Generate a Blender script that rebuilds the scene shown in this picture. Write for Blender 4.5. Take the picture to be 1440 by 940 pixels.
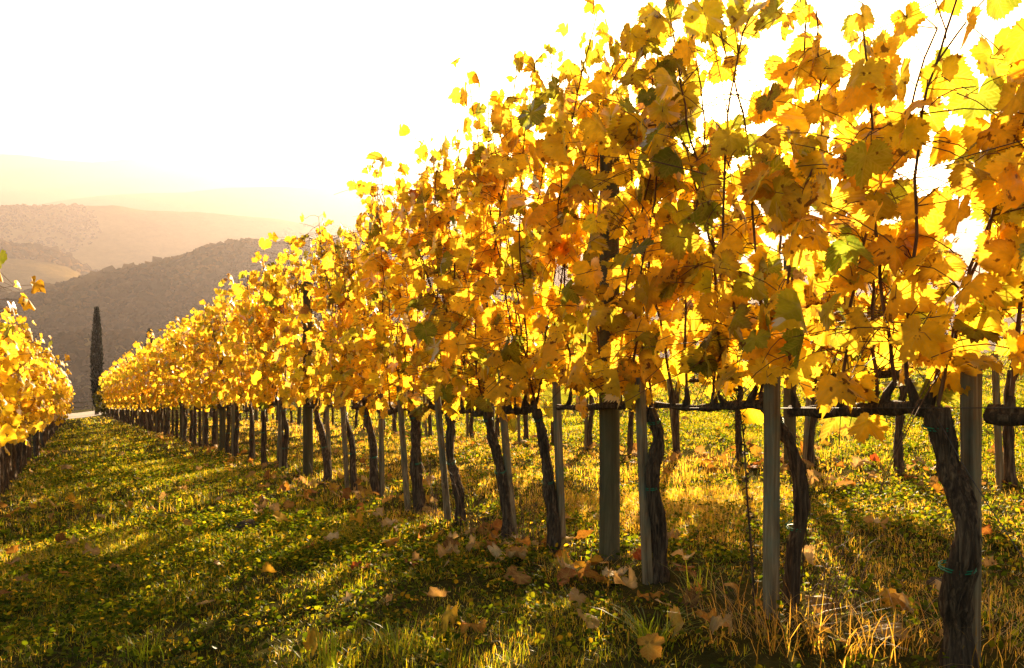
import bpy, math, random
import numpy as np
from mathutils import Matrix, Vector

for o in list(bpy.data.objects):
    bpy.data.objects.remove(o)
C = bpy.context.scene.collection
S = bpy.context.scene
rad = math.radians

# ------------------------------------------------------------------ the frame of the hillside
# The vineyard lies on a slope.  "Slope frame": x to the right of the rows, y along the rows, z out of the slope.
F = 1040.0                       # focal length in pixels of the 1440 px wide photograph
YAW = math.atan(625.0 / F)       # the camera looks this far to the right of the row direction
ALPHA = math.atan(285.0 / F)     # the slope falls away from the camera by this angle
EYE = 0.95
cam_right = Vector((math.cos(YAW), -math.sin(YAW), 0))
cam_fwd = Vector((math.sin(YAW), math.cos(YAW), 0))
M = Matrix.Rotation(-ALPHA, 4, cam_right)
MI = M.inverted()
M3 = np.array(M.to_3x3())
CAM_L = Vector((0, 0, EYE))
CAM_W = M @ CAM_L


def ray_local(px, py):
    return cam_right * (px - 720) + Vector((0, 0, 1)) * (570 - py) + cam_fwd * F


def ray_world(px, py):
    return (M.to_3x3() @ ray_local(px, py)).normalized()


# ------------------------------------------------------------------ camera, world, sun, exposure
cam_d = bpy.data.cameras.new('camera')
cam = bpy.data.objects.new('camera', cam_d)
C.objects.link(cam)
cam_d.sensor_width = 36
cam_d.lens = 26
cam_d.shift_y = 100 / 1440
cam_d.clip_start = 0.05
cam_d.clip_end = 20000
cam.matrix_world = M @ Matrix.Translation(CAM_L) @ Matrix.Rotation(-YAW, 4, 'Z') @ Matrix.Rotation(rad(90), 4, 'X')
S.camera = cam

SUN_PX = (1015, 148)
sun_dir = ray_world(*SUN_PX)
SUN_EL = math.asin(sun_dir.z)
SUN_AZ = math.atan2(sun_dir.x, sun_dir.y)

world = bpy.data.worlds.new('World')
S.world = world
world.use_nodes = True
wn = world.node_tree.nodes
wl = world.node_tree.links
bgn = wn.get('Background')
sky = wn.new('ShaderNodeTexSky')
sky.sky_type = 'NISHITA'
sky.sun_disc = False
sky.sun_elevation = SUN_EL
sky.sun_rotation = SUN_AZ
sky.altitude = 300
sky.air_density = 1.0
sky.dust_density = 1.5
sky.ozone_density = 1.0
wbal = wn.new('ShaderNodeMix')            # the photograph's warm white balance
wbal.data_type = 'RGBA'
wbal.blend_type = 'MULTIPLY'
wbal.inputs[0].default_value = 1.0
wbal.inputs[7].default_value = (1.0, 0.88, 0.70, 1)
wl.new(sky.outputs[0], wbal.inputs[6])
wl.new(wbal.outputs[2], bgn.inputs[0])
bgn.inputs[1].default_value = 0.07

sun_d = bpy.data.lights.new('sun', 'SUN')
sun_d.energy = 5.0
sun_d.angle = rad(0.55)
sun_d.color = (1.0, 0.77, 0.47)
sun = bpy.data.objects.new('sun', sun_d)
C.objects.link(sun)
sun.rotation_euler = (-sun_dir).to_track_quat('-Z', 'Y').to_euler()
sun.location = (0, 0, 30)

S.view_settings.view_transform = 'Standard'
S.view_settings.look = 'None'
S.view_settings.gamma = 1
S.view_settings.use_curve_mapping = False
S.view_settings.exposure = 2.82
HAZE_DENSITY = 3.5e-4

cy = S.cycles
cy.max_bounces = 10
cy.diffuse_bounces = 4
cy.transmission_bounces = 8
cy.glossy_bounces = 2
cy.volume_bounces = 1
cy.transparent_max_bounces = 8
cy.use_denoising = True
cy.caustics_reflective = False
cy.caustics_refractive = False
cy.sample_clamp_indirect = 6

# ------------------------------------------------------------------ small numeric helpers
rng = np.random.default_rng(11)
random.seed(5)


def hash2(ix, iy, seed):
    n = (ix.astype(np.int64) * 374761393 + iy.astype(np.int64) * 668265263 + seed * 974634) & 0x7fffffff
    n = ((n ^ (n >> 13)) * 1274126177) & 0x7fffffff
    n = (n ^ (n >> 16)) & 0xffff
    return n / 65535.0


def vnoise(x, y, seed=0):
    x = np.asarray(x, float)
    y = np.asarray(y, float)
    ix = np.floor(x)
    iy = np.floor(y)
    fx = x - ix
    fy = y - iy
    fx = fx * fx * (3 - 2 * fx)
    fy = fy * fy * (3 - 2 * fy)
    a = hash2(ix, iy, seed)
    b = hash2(ix + 1, iy, seed)
    c = hash2(ix, iy + 1, seed)
    d = hash2(ix + 1, iy + 1, seed)
    return (a * (1 - fx) + b * fx) * (1 - fy) + (c * (1 - fx) + d * fx) * fy


def fbm(x, y, seed=0, oct=4):
    s = 0
    amp = 0.5
    for k in range(oct):
        s = s + amp * vnoise(np.asarray(x) * 2 ** k, np.asarray(y) * 2 ** k, seed + k * 17)
        amp *= 0.5
    return s


def sstep(a, b, x):
    t = np.clip((x - a) / (b - a), 0, 1)
    return t * t * (3 - 2 * t)


# ------------------------------------------------------------------ mesh builder
class MB:
    def __init__(s):
        s.v, s.tri, s.quad, s.col, s.uv = [], [], [], [], []
        s.n = 0

    def add(s, v, tri=None, quad=None, col=(1, 1, 1), uv=None):
        v = np.asarray(v, np.float32).reshape(-1, 3)
        if tri is not None and len(tri):
            s.tri.append(np.asarray(tri, np.int64).reshape(-1, 3) + s.n)
        if quad is not None and len(quad):
            s.quad.append(np.asarray(quad, np.int64).reshape(-1, 4) + s.n)
        s.v.append(v)
        col = np.asarray(col, np.float32)
        if col.ndim == 1:
            col = np.tile(col, (len(v), 1))
        s.col.append(col)
        s.uv.append(np.zeros((len(v), 3), np.float32) if uv is None else np.asarray(uv, np.float32))
        s.n += len(v)

    def mesh(s, name, mat, smooth=True):
        me = bpy.data.meshes.new(name)
        V = np.concatenate(s.v)
        T = np.concatenate(s.tri) if s.tri else np.zeros((0, 3), np.int64)
        Q = np.concatenate(s.quad) if s.quad else np.zeros((0, 4), np.int64)
        me.vertices.add(len(V))
        me.vertices.foreach_set('co', V.ravel())
        L = len(T) * 3 + len(Q) * 4
        me.loops.add(L)
        me.loops.foreach_set('vertex_index', np.concatenate([T.ravel(), Q.ravel()]).astype(np.int32))
        me.polygons.add(len(T) + len(Q))
        st = np.concatenate([np.arange(len(T)) * 3, len(T) * 3 + np.arange(len(Q)) * 4]).astype(np.int32)
        me.polygons.foreach_set('loop_start', st)
        me.polygons.foreach_set('use_smooth', np.full(len(T) + len(Q), smooth, bool))
        me.update(calc_edges=True)
        a = me.attributes.new('tint', 'FLOAT_COLOR', 'POINT')
        c = np.concatenate(s.col)
        c = np.concatenate([c, np.ones((len(c), 1), np.float32)], 1)
        a.data.foreach_set('color', c.ravel())
        a = me.attributes.new('leafpos', 'FLOAT_VECTOR', 'POINT')
        a.data.foreach_set('vector', np.concatenate(s.uv).ravel())
        me.materials.append(mat)
        return me


def link(name, me, parent=None):
    o = bpy.data.objects.new(name, me)
    C.objects.link(o)
    if parent is not None:
        o.parent = parent
    return o


def tag(o, label=None, cat=None, group=None, kind=None):
    if label:
        o['label'] = label
    if cat:
        o['category'] = cat
    if group:
        o['group'] = group
    if kind:
        o['kind'] = kind
    return o


def empty(name):
    o = bpy.data.objects.new(name, None)
    o.empty_display_size = 0.2
    C.objects.link(o)
    return o


def put(o, x, y, z=None, rz=0, sc=(1, 1, 1), rx=0, ry=0):
    """place a top-level object, given in the slope frame"""
    if z is None:
        z = float(gz(x, y))
    o.matrix_world = (M @ Matrix.Translation((x, y, z)) @ Matrix.Rotation(rz, 4, 'Z') @ Matrix.Rotation(rx, 4, 'X')
                      @ Matrix.Rotation(ry, 4, 'Y') @ Matrix.Diagonal((sc[0], sc[1], sc[2], 1)))
    return o


def copy_tree(o):
    c = o.copy()
    C.objects.link(c)
    for ch in list(o.children):
        d = ch.copy()
        C.objects.link(d)
        d.parent = c
        d.matrix_parent_inverse = ch.matrix_parent_inverse.copy()
        for g in list(ch.children):
            e = g.copy()
            C.objects.link(e)
            e.parent = d
    return c


def tube(mb, pts, radii, sides=8, rough=0.0, seed=0, col=(1, 1, 1), ridges=0, flat=1.0, cap=True):
    pts = np.asarray(pts, float)
    radii = np.asarray(radii, float) * np.ones(len(pts))
    n = len(pts)
    d = np.gradient(pts, axis=0)
    d /= np.linalg.norm(d, axis=1)[:, None] + 1e-9
    ref = np.array([1.0, 0, 0]) if abs(d[0][0]) < 0.8 else np.array([0, 1.0, 0])
    u = ref - d[0] * (ref @ d[0])
    u /= np.linalg.norm(u)
    ang = np.arange(sides) / sides * 2 * math.pi
    rr = np.random.default_rng(seed)
    ph = rr.random(4) * 6.28
    V = []
    acc = 0
    for i in range(n):
        u = u - d[i] * (u @ d[i])
        u /= np.linalg.norm(u) + 1e-9
        w = np.cross(d[i], u)
        if i:
            acc += np.linalg.norm(pts[i] - pts[i - 1])
        r = radii[i] * np.ones(sides)
        if rough:
            tw = acc * 2.2
            r = r * (1 + rough * (0.45 * np.sin(2 * ang + ph[0] + tw * 1.7 + 1.3 * math.sin(acc * 9)) + 0.3 * np.sin(3 * ang + ph[1] - tw * 1.1)
                                  + 0.55 * (rr.random(sides) - 0.5)))
            if ridges:
                r = r * (1 + rough * 0.45 * np.sin(ridges * ang + ph[2] + tw * 1.5))
        V.append(pts[i] + (np.cos(ang) * r)[:, None] * u + (np.sin(ang) * r * flat)[:, None] * w)
    V = np.concatenate(V)
    q = []
    for i in range(n - 1):
        a = i * sides + np.arange(sides)
        b = i * sides + (np.arange(sides) + 1) % sides
        q.append(np.stack([a, b, b + sides, a + sides], 1))
    q = np.concatenate(q)
    t = []
    if cap:
        V = np.concatenate([V, pts[:1], pts[-1:]])
        k = np.arange(sides)
        t.append(np.stack([(k + 1) % sides, k, np.full(sides, n * sides)], 1))
        k2 = (n - 1) * sides + k
        t.append(np.stack([k2, (n - 1) * sides + (k + 1) % sides, np.full(sides, n * sides + 1)], 1))
        t = np.concatenate(t)
    mb.add(V, t if cap else None, q, col)


def smooth_path(pts, n):
    """Catmull-Rom through pts"""
    p = np.asarray(pts, float)
    p = np.concatenate([[2 * p[0] - p[1]], p, [2 * p[-1] - p[-2]]])
    m = len(p) - 3
    out = []
    for s in np.linspace(0, m - 1e-6, n):
        i = int(s)
        t = s - i
        a, b, c, d = p[i:i + 4]
        out.append(0.5 * ((2 * b) + (-a + c) * t + (2 * a - 5 * b + 4 * c - d) * t * t + (-a + 3 * b - 3 * c + d) * t ** 3))
    return np.array(out)


# ------------------------------------------------------------------ materials
def mat(name):
    m = bpy.data.materials.new(name)
    m.use_nodes = True
    nt = m.node_tree
    nt.nodes.clear()
    out = nt.nodes.new('ShaderNodeOutputMaterial')
    return m, nt, out


def N(nt, t, **kw):
    n = nt.nodes.new(t)
    for k, v in kw.items():
        if k in n.inputs:
            n.inputs[k].default_value = v
        else:
            setattr(n, k, v)
    return n


def math_node(nt, op, a, b=None):
    n = nt.nodes.new('ShaderNodeMath')
    n.operation = op
    for i, v in enumerate((a, b)):
        if v is None:
            continue
        if isinstance(v, (int, float)):
            n.inputs[i].default_value = v
        else:
            nt.links.new(v, n.inputs[i])
    return n.outputs[0]


def mixc(nt, fac, a, b, blend='MIX'):
    n = nt.nodes.new('ShaderNodeMix')
    n.data_type = 'RGBA'
    n.blend_type = blend
    for k, v in ((0, fac), (6, a), (7, b)):
        if isinstance(v, (int, float)):
            n.inputs[k].default_value = v
        elif isinstance(v, tuple):
            n.inputs[k].default_value = (*v, 1) if len(v) == 3 else v
        else:
            nt.links.new(v, n.inputs[k])
    return n.outputs[2]


def ramp(nt, fac, stops):
    n = nt.nodes.new('ShaderNodeValToRGB')
    el = n.color_ramp.elements
    while len(el) < len(stops):
        el.new(0.5)
    for e, (p, c) in zip(el, stops):
        e.position = p
        e.color = (*c, 1) if len(c) == 3 else c
    nt.links.new(fac, n.inputs[0])
    return n.outputs[0]


def foliage_mat(name, trans=0.55, tgain=(1.25, 1.15, 0.9), gloss=0.05, rough=0.45, veins=False, spots=0.0):
    m, nt, out = mat(name)
    L = nt.links
    at = N(nt, 'ShaderNodeAttribute', attribute_name='tint')
    col = at.outputs['Color']
    if veins:
        lp = N(nt, 'ShaderNodeAttribute', attribute_name='leafpos')
        sp = N(nt, 'ShaderNodeSeparateXYZ')
        L.new(lp.outputs['Vector'], sp.inputs[0])
        ax = math_node(nt, 'ABSOLUTE', sp.outputs[0])
        yy = sp.outputs[1]
        # main veins: distance from rays leaving the petiole at 0, 53, 108 degrees from the tip
        ds = []
        for a0 in (0, 53, 108):
            sx, cx = math.sin(rad(a0)), math.cos(rad(a0))
            across = math_node(nt, 'ABSOLUTE', math_node(nt, 'SUBTRACT', math_node(nt, 'MULTIPLY', ax, cx), math_node(nt, 'MULTIPLY', yy, sx)))
            along = math_node(nt, 'ADD', math_node(nt, 'MULTIPLY', ax, sx), math_node(nt, 'MULTIPLY', yy, cx))
            neg = math_node(nt, 'MULTIPLY', math_node(nt, 'LESS_THAN', along, 0.0), 1.0)
            main = math_node(nt, 'ADD', across, neg)
            # side veins: herringbone off each main vein
            s = math_node(nt, 'SUBTRACT', along, math_node(nt, 'MULTIPLY', across, 0.9))
            fr = math_node(nt, 'ABSOLUTE', math_node(nt, 'SUBTRACT', math_node(nt, 'FRACT', math_node(nt, 'MULTIPLY', s, 9.0)), 0.5))
            side = math_node(nt, 'ADD', math_node(nt, 'MULTIPLY', fr, 0.09), math_node(nt, 'MULTIPLY', math_node(nt, 'GREATER_THAN', across, 0.17), 1.0))
            side = math_node(nt, 'ADD', math_node(nt, 'ADD', side, 0.006), neg)
            ds += [main, side]
        d = ds[0]
        for e in ds[1:]:
            d = math_node(nt, 'MINIMUM', d, e)
        mr = N(nt, 'ShaderNodeMapRange')
        mr.inputs['From Min'].default_value = 0.006
        mr.inputs['From Max'].default_value = 0.026
        mr.inputs['To Min'].default_value = 1
        mr.inputs['To Max'].default_value = 0
        L.new(d, mr.inputs['Value'])
        vein = mr.outputs[0]
        noise = N(nt, 'ShaderNodeTexNoise', Scale=5.5, Detail=4.0)
        L.new(lp.outputs['Vector'], noise.inputs['Vector'])
        blot = ramp(nt, noise.outputs[0], [(0.42, (0.82, 0.78, 0.6)), (0.62, (1.1, 1.1, 1.1))])
        col = mixc(nt, 0.6, col, blot, 'MULTIPLY')
        lightv = mixc(nt, 0.26, col, (0.62, 0.50, 0.10))
        col = mixc(nt, vein, col, lightv)
        if spots:
            geo = N(nt, 'ShaderNodeTexCoord')
            n2 = N(nt, 'ShaderNodeTexNoise', Scale=38.0, Detail=3.0)
            L.new(geo.outputs['Object'], n2.inputs['Vector'])
            n3 = N(nt, 'ShaderNodeTexNoise', Scale=4.0, Detail=1.0)
            L.new(geo.outputs['Object'], n3.inputs['Vector'])
            sm = math_node(nt, 'ADD', n2.outputs[0], math_node(nt, 'MULTIPLY', n3.outputs[0], 0.3))
            sf = ramp(nt, sm, [(0.80 - 0.02, (0, 0, 0)), (0.83, (1, 1, 1))])
            col = mixc(nt, math_node(nt, 'MULTIPLY', sf, spots), col, (0.10, 0.035, 0.012))
    tcol = mixc(nt, 1.0, col, tgain, 'MULTIPLY')
    dif = N(nt, 'ShaderNodeBsdfDiffuse')
    tr = N(nt, 'ShaderNodeBsdfTranslucent')
    L.new(col, dif.inputs[0])
    L.new(tcol, tr.inputs[0])
    mx = N(nt, 'ShaderNodeMixShader')
    mx.inputs[0].default_value = trans
    L.new(dif.outputs[0], mx.inputs[1])
    L.new(tr.outputs[0], mx.inputs[2])
    gl = N(nt, 'ShaderNodeBsdfGlossy', Roughness=rough)
    gl.inputs[0].default_value = (1, 1, 1, 1)
    m2 = N(nt, 'ShaderNodeMixShader')
    fres = N(nt, 'ShaderNodeFresnel', IOR=1.35)
    fm = math_node(nt, 'MULTIPLY', fres.outputs[0], gloss * 10)
    L.new(math_node(nt, 'MINIMUM', fm, 0.6), m2.inputs[0])
    L.new(mx.outputs[0], m2.inputs[1])
    L.new(gl.outputs[0], m2.inputs[2])
    L.new(m2.outputs[0], out.inputs[0])
    return m


def wood_mat(name, stops, stretch=(30, 30, 2.2), scale=1.0, bump=0.6, rough=0.85, dist=0.02, moss=None):
    m, nt, out = mat(name)
    L = nt.links
    tc = N(nt, 'ShaderNodeTexCoord')
    mp = N(nt, 'ShaderNodeMapping')
    mp.inputs['Scale'].default_value = stretch
    info = N(nt, 'ShaderNodeObjectInfo')
    L.new(tc.outputs['Object'], mp.inputs[0])
    cmb = N(nt, 'ShaderNodeVectorMath', operation='ADD')
    mul = N(nt, 'ShaderNodeVectorMath', operation='SCALE')
    mul.inputs[0].default_value = (37, 11, 53)
    L.new(info.outputs['Random'], mul.inputs['Scale'])
    L.new(mp.outputs[0], cmb.inputs[0])
    L.new(mul.outputs[0], cmb.inputs[1])
    n1 = N(nt, 'ShaderNodeTexNoise', Scale=scale, Detail=8.0, Roughness=0.65, Distortion=0.6)
    L.new(cmb.outputs[0], n1.inputs['Vector'])
    n2 = N(nt, 'ShaderNodeTexNoise', Scale=9.0, Detail=3.0)
    L.new(tc.outputs['Object'], n2.inputs['Vector'])
    col = ramp(nt, n1.outputs[0], stops)
    if moss:
        mf = ramp(nt, n2.outputs[0], [(0.45, (0, 0, 0)), (0.7, (0.75, 0.75, 0.75))])
        col = mixc(nt, mf, col, moss)
    bp = N(nt, 'ShaderNodeBump', Strength=bump, Distance=dist)
    L.new(n1.outputs[0], bp.inputs['Height'])
    b = N(nt, 'ShaderNodeBsdfPrincipled', Roughness=rough)
    b.inputs['Specular IOR Level'].default_value = 0.25
    L.new(col, b.inputs['Base Color'])
    L.new(bp.outputs[0], b.inputs['Normal'])
    L.new(b.outputs[0], out.inputs[0])
    return m


def plain_mat(name, color, rough=0.6, metal=0.0):
    m, nt, out = mat(name)
    tc = N(nt, 'ShaderNodeTexCoord')
    n1 = N(nt, 'ShaderNodeTexNoise', Scale=40.0, Detail=3.0)
    nt.links.new(tc.outputs['Object'], n1.inputs['Vector'])
    a = tuple(c * 0.7 for c in color)
    col = ramp(nt, n1.outputs[0], [(0.35, a), (0.65, color)])
    b = N(nt, 'ShaderNodeBsdfPrincipled', Roughness=rough, Metallic=metal)
    nt.links.new(col, b.inputs['Base Color'])
    nt.links.new(b.outputs[0], out.inputs[0])
    return m


def ground_mat(name, stops, scale, detail=8, bump=0.4, bscale=None, dist=0.05):
    m, nt, out = mat(name)
    L = nt.links
    tc = N(nt, 'ShaderNodeTexCoord')
    n1 = N(nt, 'ShaderNodeTexNoise', Scale=scale, Detail=float(detail), Roughness=0.62)
    L.new(tc.outputs['Object'], n1.inputs['Vector'])
    n2 = N(nt, 'ShaderNodeTexNoise', Scale=bscale or scale * 6, Detail=6.0, Roughness=0.7)
    L.new(tc.outputs['Object'], n2.inputs['Vector'])
    f = math_node(nt, 'ADD', math_node(nt, 'MULTIPLY', n1.outputs[0], 0.6), math_node(nt, 'MULTIPLY', n2.outputs[0], 0.4))
    col = ramp(nt, f, stops)
    bp = N(nt, 'ShaderNodeBump', Strength=bump, Distance=dist)
    L.new(n2.outputs[0], bp.inputs['Height'])
    b = N(nt, 'ShaderNodeBsdfPrincipled', Roughness=0.95)
    b.inputs['Specular IOR Level'].default_value = 0.0
    L.new(col, b.inputs['Base Color'])
    L.new(bp.outputs[0], b.inputs['Normal'])
    L.new(b.outputs[0], out.inputs[0])
    return m


MAT_LEAF = foliage_mat('vine_leaf', trans=0.75, tgain=(1.12, 1.06, 0.8), gloss=0.016, veins=True, spots=0.85)
MAT_DEAD = foliage_mat('dead_leaf', trans=0.34, tgain=(1.2, 0.98, 0.6), gloss=0.006, veins=True, spots=0.5)
MAT_GRASS = foliage_mat('grass_blade', trans=0.58, tgain=(3.0, 2.3, 0.5), gloss=0.004, rough=0.4)
MAT_DARKLEAF = foliage_mat('evergreen', trans=0.2, tgain=(1.2, 1.1, 0.6), gloss=0.02)
MAT_WOODS = foliage_mat('woodland_leaf', trans=0.25, tgain=(1.3, 1.1, 0.6), gloss=0.0)
MAT_BARK = wood_mat('vine_bark', [(0.3, (0.018, 0.010, 0.006)), (0.5, (0.075, 0.045, 0.024)), (0.7, (0.25, 0.16, 0.09))], stretch=(75, 75, 6.5), bump=1.0, dist=0.02)
MAT_CANE = wood_mat('cane_bark', [(0.35, (0.06, 0.025, 0.012)), (0.65, (0.17, 0.08, 0.035))], stretch=(60, 60, 12), bump=0.3, dist=0.002, rough=0.7)
MAT_POST = wood_mat('post_wood', [(0.3, (0.035, 0.028, 0.012)), (0.5, (0.085, 0.066, 0.03)), (0.7, (0.15, 0.12, 0.06))], stretch=(20, 20, 1.3), bump=0.6, dist=0.006, moss=(0.075, 0.07, 0.03))
MAT_STAKE = wood_mat('stake_wood', [(0.3, (0.06, 0.036, 0.018)), (0.5, (0.20, 0.135, 0.07)), (0.68, (0.36, 0.26, 0.15))], stretch=(55, 55, 2.2), bump=0.6, dist=0.004, moss=(0.13, 0.15, 0.10))
MAT_TWINE = plain_mat('green_twine', (0.005, 0.20, 0.085), 0.5)
MAT_WIRE = plain_mat('wire_steel', (0.07, 0.05, 0.04), 0.6, 0.3)
MAT_GROUND = ground_mat('meadow_soil', [(0.3, (0.025, 0.024, 0.007)), (0.5, (0.055, 0.048, 0.013)), (0.7, (0.11, 0.08, 0.03))], 1.2, bump=0.9, bscale=26, dist=0.05)
MAT_PATH = ground_mat('pale_gravel', [(0.3, (0.36, 0.3, 0.24)), (0.7, (0.55, 0.48, 0.4))], 2.0, bump=0.5, bscale=30)
MAT_HILL = ground_mat('hill_meadow', [(0.3, (0.08, 0.055, 0.016)), (0.5, (0.17, 0.11, 0.03)), (0.7, (0.26, 0.16, 0.05))], 0.012, bump=0.8, bscale=0.12, dist=3)
MAT_MOUNT = ground_mat('mountain_slope', [(0.3, (0.06, 0.055, 0.03)), (0.7, (0.16, 0.12, 0.06))], 0.004, bump=0.6, bscale=0.02, dist=8)
MAT_STONE = ground_mat('clod', [(0.3, (0.03, 0.022, 0.016)), (0.7, (0.12, 0.09, 0.07))], 14, bump=0.8, bscale=60, dist=0.01)

# ------------------------------------------------------------------ terrain
SL = 0.098                    # the slope also rises a little to the right, across the rows
ROW_X = 2.12                  # the long row in front of the camera
LEFT_X = -0.68
ROW2_X = 4.92
CREST = 108.0


def g_plane(x, y):
    x = np.asarray(x, float)
    y = np.asarray(y, float)
    base = SL * np.clip(x, -12, 30)
    bumps = (fbm(x * 1.3, y * 1.3, 3, 4) - 0.47) * 0.10 + (fbm(x * 0.25, y * 0.25, 9, 2) - 0.37) * 0.10
    # low ridge of soil along the vine rows, shallow wheel ruts between
    r = np.hypot(x, y)
    return base + bumps * np.clip(1.2 - r / 60, 0.1, 1)


def g_far(x, y):
    """height in the slope frame where the land leaves the slope and drops into the valley"""
    x = np.asarray(x, float)
    y = np.asarray(y, float)
    r = np.hypot(x, y) + 1e-6
    fw = (x * cam_fwd.x + y * cam_fwd.y) / r
    zw = np.where(fw > 0, -24 - 70 * sstep(90, 330, r), -24 + 40 * (-fw))
    zw = zw - 24 * 0
    zw = np.where(fw > -0.3, zw, 14)
    a, b, c = M3[2]
    return (zw - a * x - b * y) / c


def gz(x, y):
    x = np.asarray(x, float)
    y = np.asarray(y, float)
    r = np.hypot(x, y)
    k = sstep(CREST, CREST + 170, r)
    return g_plane(x, y) * (1 - k) + g_far(x, y) * k


def to_world(v):
    return np.asarray(v, float) @ M3.T


# one ground sheet, rings growing with distance
ang_f = np.linspace(-95, 95, 560)
ang_b = np.linspace(95, 265, 130)[1:-1]
ANG = np.radians(np.concatenate([ang_f, ang_b])) + YAW
RAD = np.concatenate([[0.02], np.geomspace(0.3, 60, 330), np.geomspace(62, 4300, 110)])
A, R = np.meshgrid(ANG, RAD)
X = R * np.sin(A)
Y = R * np.cos(A)
Z = gz(X, Y)
V = to_world(np.stack([X, Y, Z], -1).reshape(-1, 3))
na, nr = len(ANG), len(RAD)
ii = np.arange(nr - 1)[:, None] * na
jj = np.arange(na)[None, :]
j2 = (jj + 1) % na
quads = np.stack([ii + jj, ii + na + jj, ii + na + j2, ii + j2], -1).reshape(-1, 4)[:, ::-1]
mb = MB()
mb.add(V, quad=quads)
tag(link('ground', mb.mesh('ground', MAT_GROUND)), kind='structure')
GROUND_MIN = float(V[:, 2].min())

# gravel track across the foot of the rows
mb = MB()
xs = np.linspace(-14, 26, 60)
ys = np.linspace(57, 92, 14)
XX, YY = np.meshgrid(xs, ys)
edge = (fbm(XX * 0.3, YY * 0.0, 77, 3) - 0.45) * 2 + np.clip(XX - 1.0, 0, None) * 5
ZZ = gz(XX, YY + edge) + 0.03
P = to_world(np.stack([XX, YY + edge, ZZ], -1).reshape(-1, 3))
ii = np.arange(len(ys) - 1)[:, None] * len(xs)
jj = np.arange(len(xs) - 1)[None, :]
mb.add(P, quad=np.stack([ii + jj, ii + jj + 1, ii + jj + 1 + len(xs), ii + jj + len(xs)], -1).reshape(-1, 4))
tag(link('path', mb.mesh('path', MAT_PATH)), kind='structure')


# ------------------------------------------------------------------ hills: each a height field of its own at its real distance
def hill(name, prof, r_ridge, depth_front, depth_back, matl, rough, seed, nu=260, nv=60, px0=-500, px1=1900, bump_scale=60.0):
    pxs = np.linspace(px0, px1, nu)
    xp = [p[0] for p in prof]
    yp = [p[1] for p in prof]
    top = np.interp(pxs, xp, yp)
    V = np.zeros((nv, nu, 3))
    for i, px in enumerate(pxs):
        d = ray_world(px, top[i])
        h = math.hypot(d.x, d.y)
        ux, uy = d.x / h, d.y / h
        ztop = CAM_W.z + r_ridge * d.z / h
        for_v = np.linspace(-1, 1, nv)
        rr = np.where(for_v < 0, r_ridge + for_v * depth_front, r_ridge + for_v * depth_back)
        k = np.where(for_v < 0, 0.5 + 0.5 * np.cos(np.abs(for_v) ** 0.9 * math.pi), 0.5 + 0.5 * np.cos(for_v * math.pi))
        base = -104
        V[:, i, 0] = CAM_W.x + ux * rr
        V[:, i, 1] = CAM_W.y + uy * rr
        V[:, i, 2] = base + (ztop - base) * k
    nz = (fbm(V[..., 0] / bump_scale, V[..., 1] / bump_scale, seed, 5) - 0.48) * rough
    V[..., 2] += nz * np.clip((V[..., 2] + 104) / 30, 0, 1)
    ii = np.arange(nv - 1)[:, None] * nu
    jj = np.arange(nu - 1)[None, :]
    mb = MB()
    mb.add(V.reshape(-1, 3), quad=np.stack([ii + jj, ii + jj + 1, ii + nu + jj + 1, ii + nu + jj], -1).reshape(-1, 4))
    o = link(name, mb.mesh(name, matl))
    tag(o, kind='structure')
    return V


H1 = hill('wooded_hill', [(-500, 520), (-200, 470), (0, 428), (36, 421), (100, 404), (150, 389), (200, 379), (250, 367), (300, 352), (350, 344), (410, 347), (500, 340), (650, 350), (800, 370), (1000, 380), (1440, 400), (1900, 420)], 560, 210, 300, MAT_HILL, 3, 31)
H0 = hill('near_hill', [(-500, 560), (-100, 520), (30, 498), (60, 490), (100, 479), (150, 475), (200, 478), (260, 490), (400, 500), (700, 510), (1440, 520), (1900, 520)], 330, 120, 110, MAT_HILL, 4, 41, bump_scale=40)
H2 = hill('middle_hill', [(-500, 300), (-100, 325), (0, 343), (50, 350), (95, 362), (130, 384), (200, 410), (300, 430), (1900, 450)], 980, 260, 300, MAT_HILL, 16, 51, bump_scale=120)
H3 = hill('plateau_hill', [(-500, 292), (0, 291), (60, 294), (100, 292), (160, 289), (200, 296), (250, 298), (300, 302), (350, 306), (400, 311), (440, 318), (500, 322), (700, 340), (1900, 360)], 1450, 330, 350, MAT_HILL, 12, 61, bump_scale=150)
hill('distant_hill', [(-500, 300), (40, 290), (100, 279), (150, 273), (210, 270), (260, 270), (320, 264), (400, 263), (470, 267), (560, 272), (900, 290), (1900, 300)], 2250, 400, 450, MAT_MOUNT, 14, 71, bump_scale=260)
hill('mountain', [(-500, 212), (-100, 224), (0, 219), (40, 221), (80, 227), (130, 229), (180, 223), (205, 228), (235, 236), (260, 239), (300, 235), (340, 236), (380, 242), (420, 247), (500, 254), (700, 262), (1100, 275), (1900, 280)], 3500, 700, 500, MAT_MOUNT, 30, 81, bump_scale=380)

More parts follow.
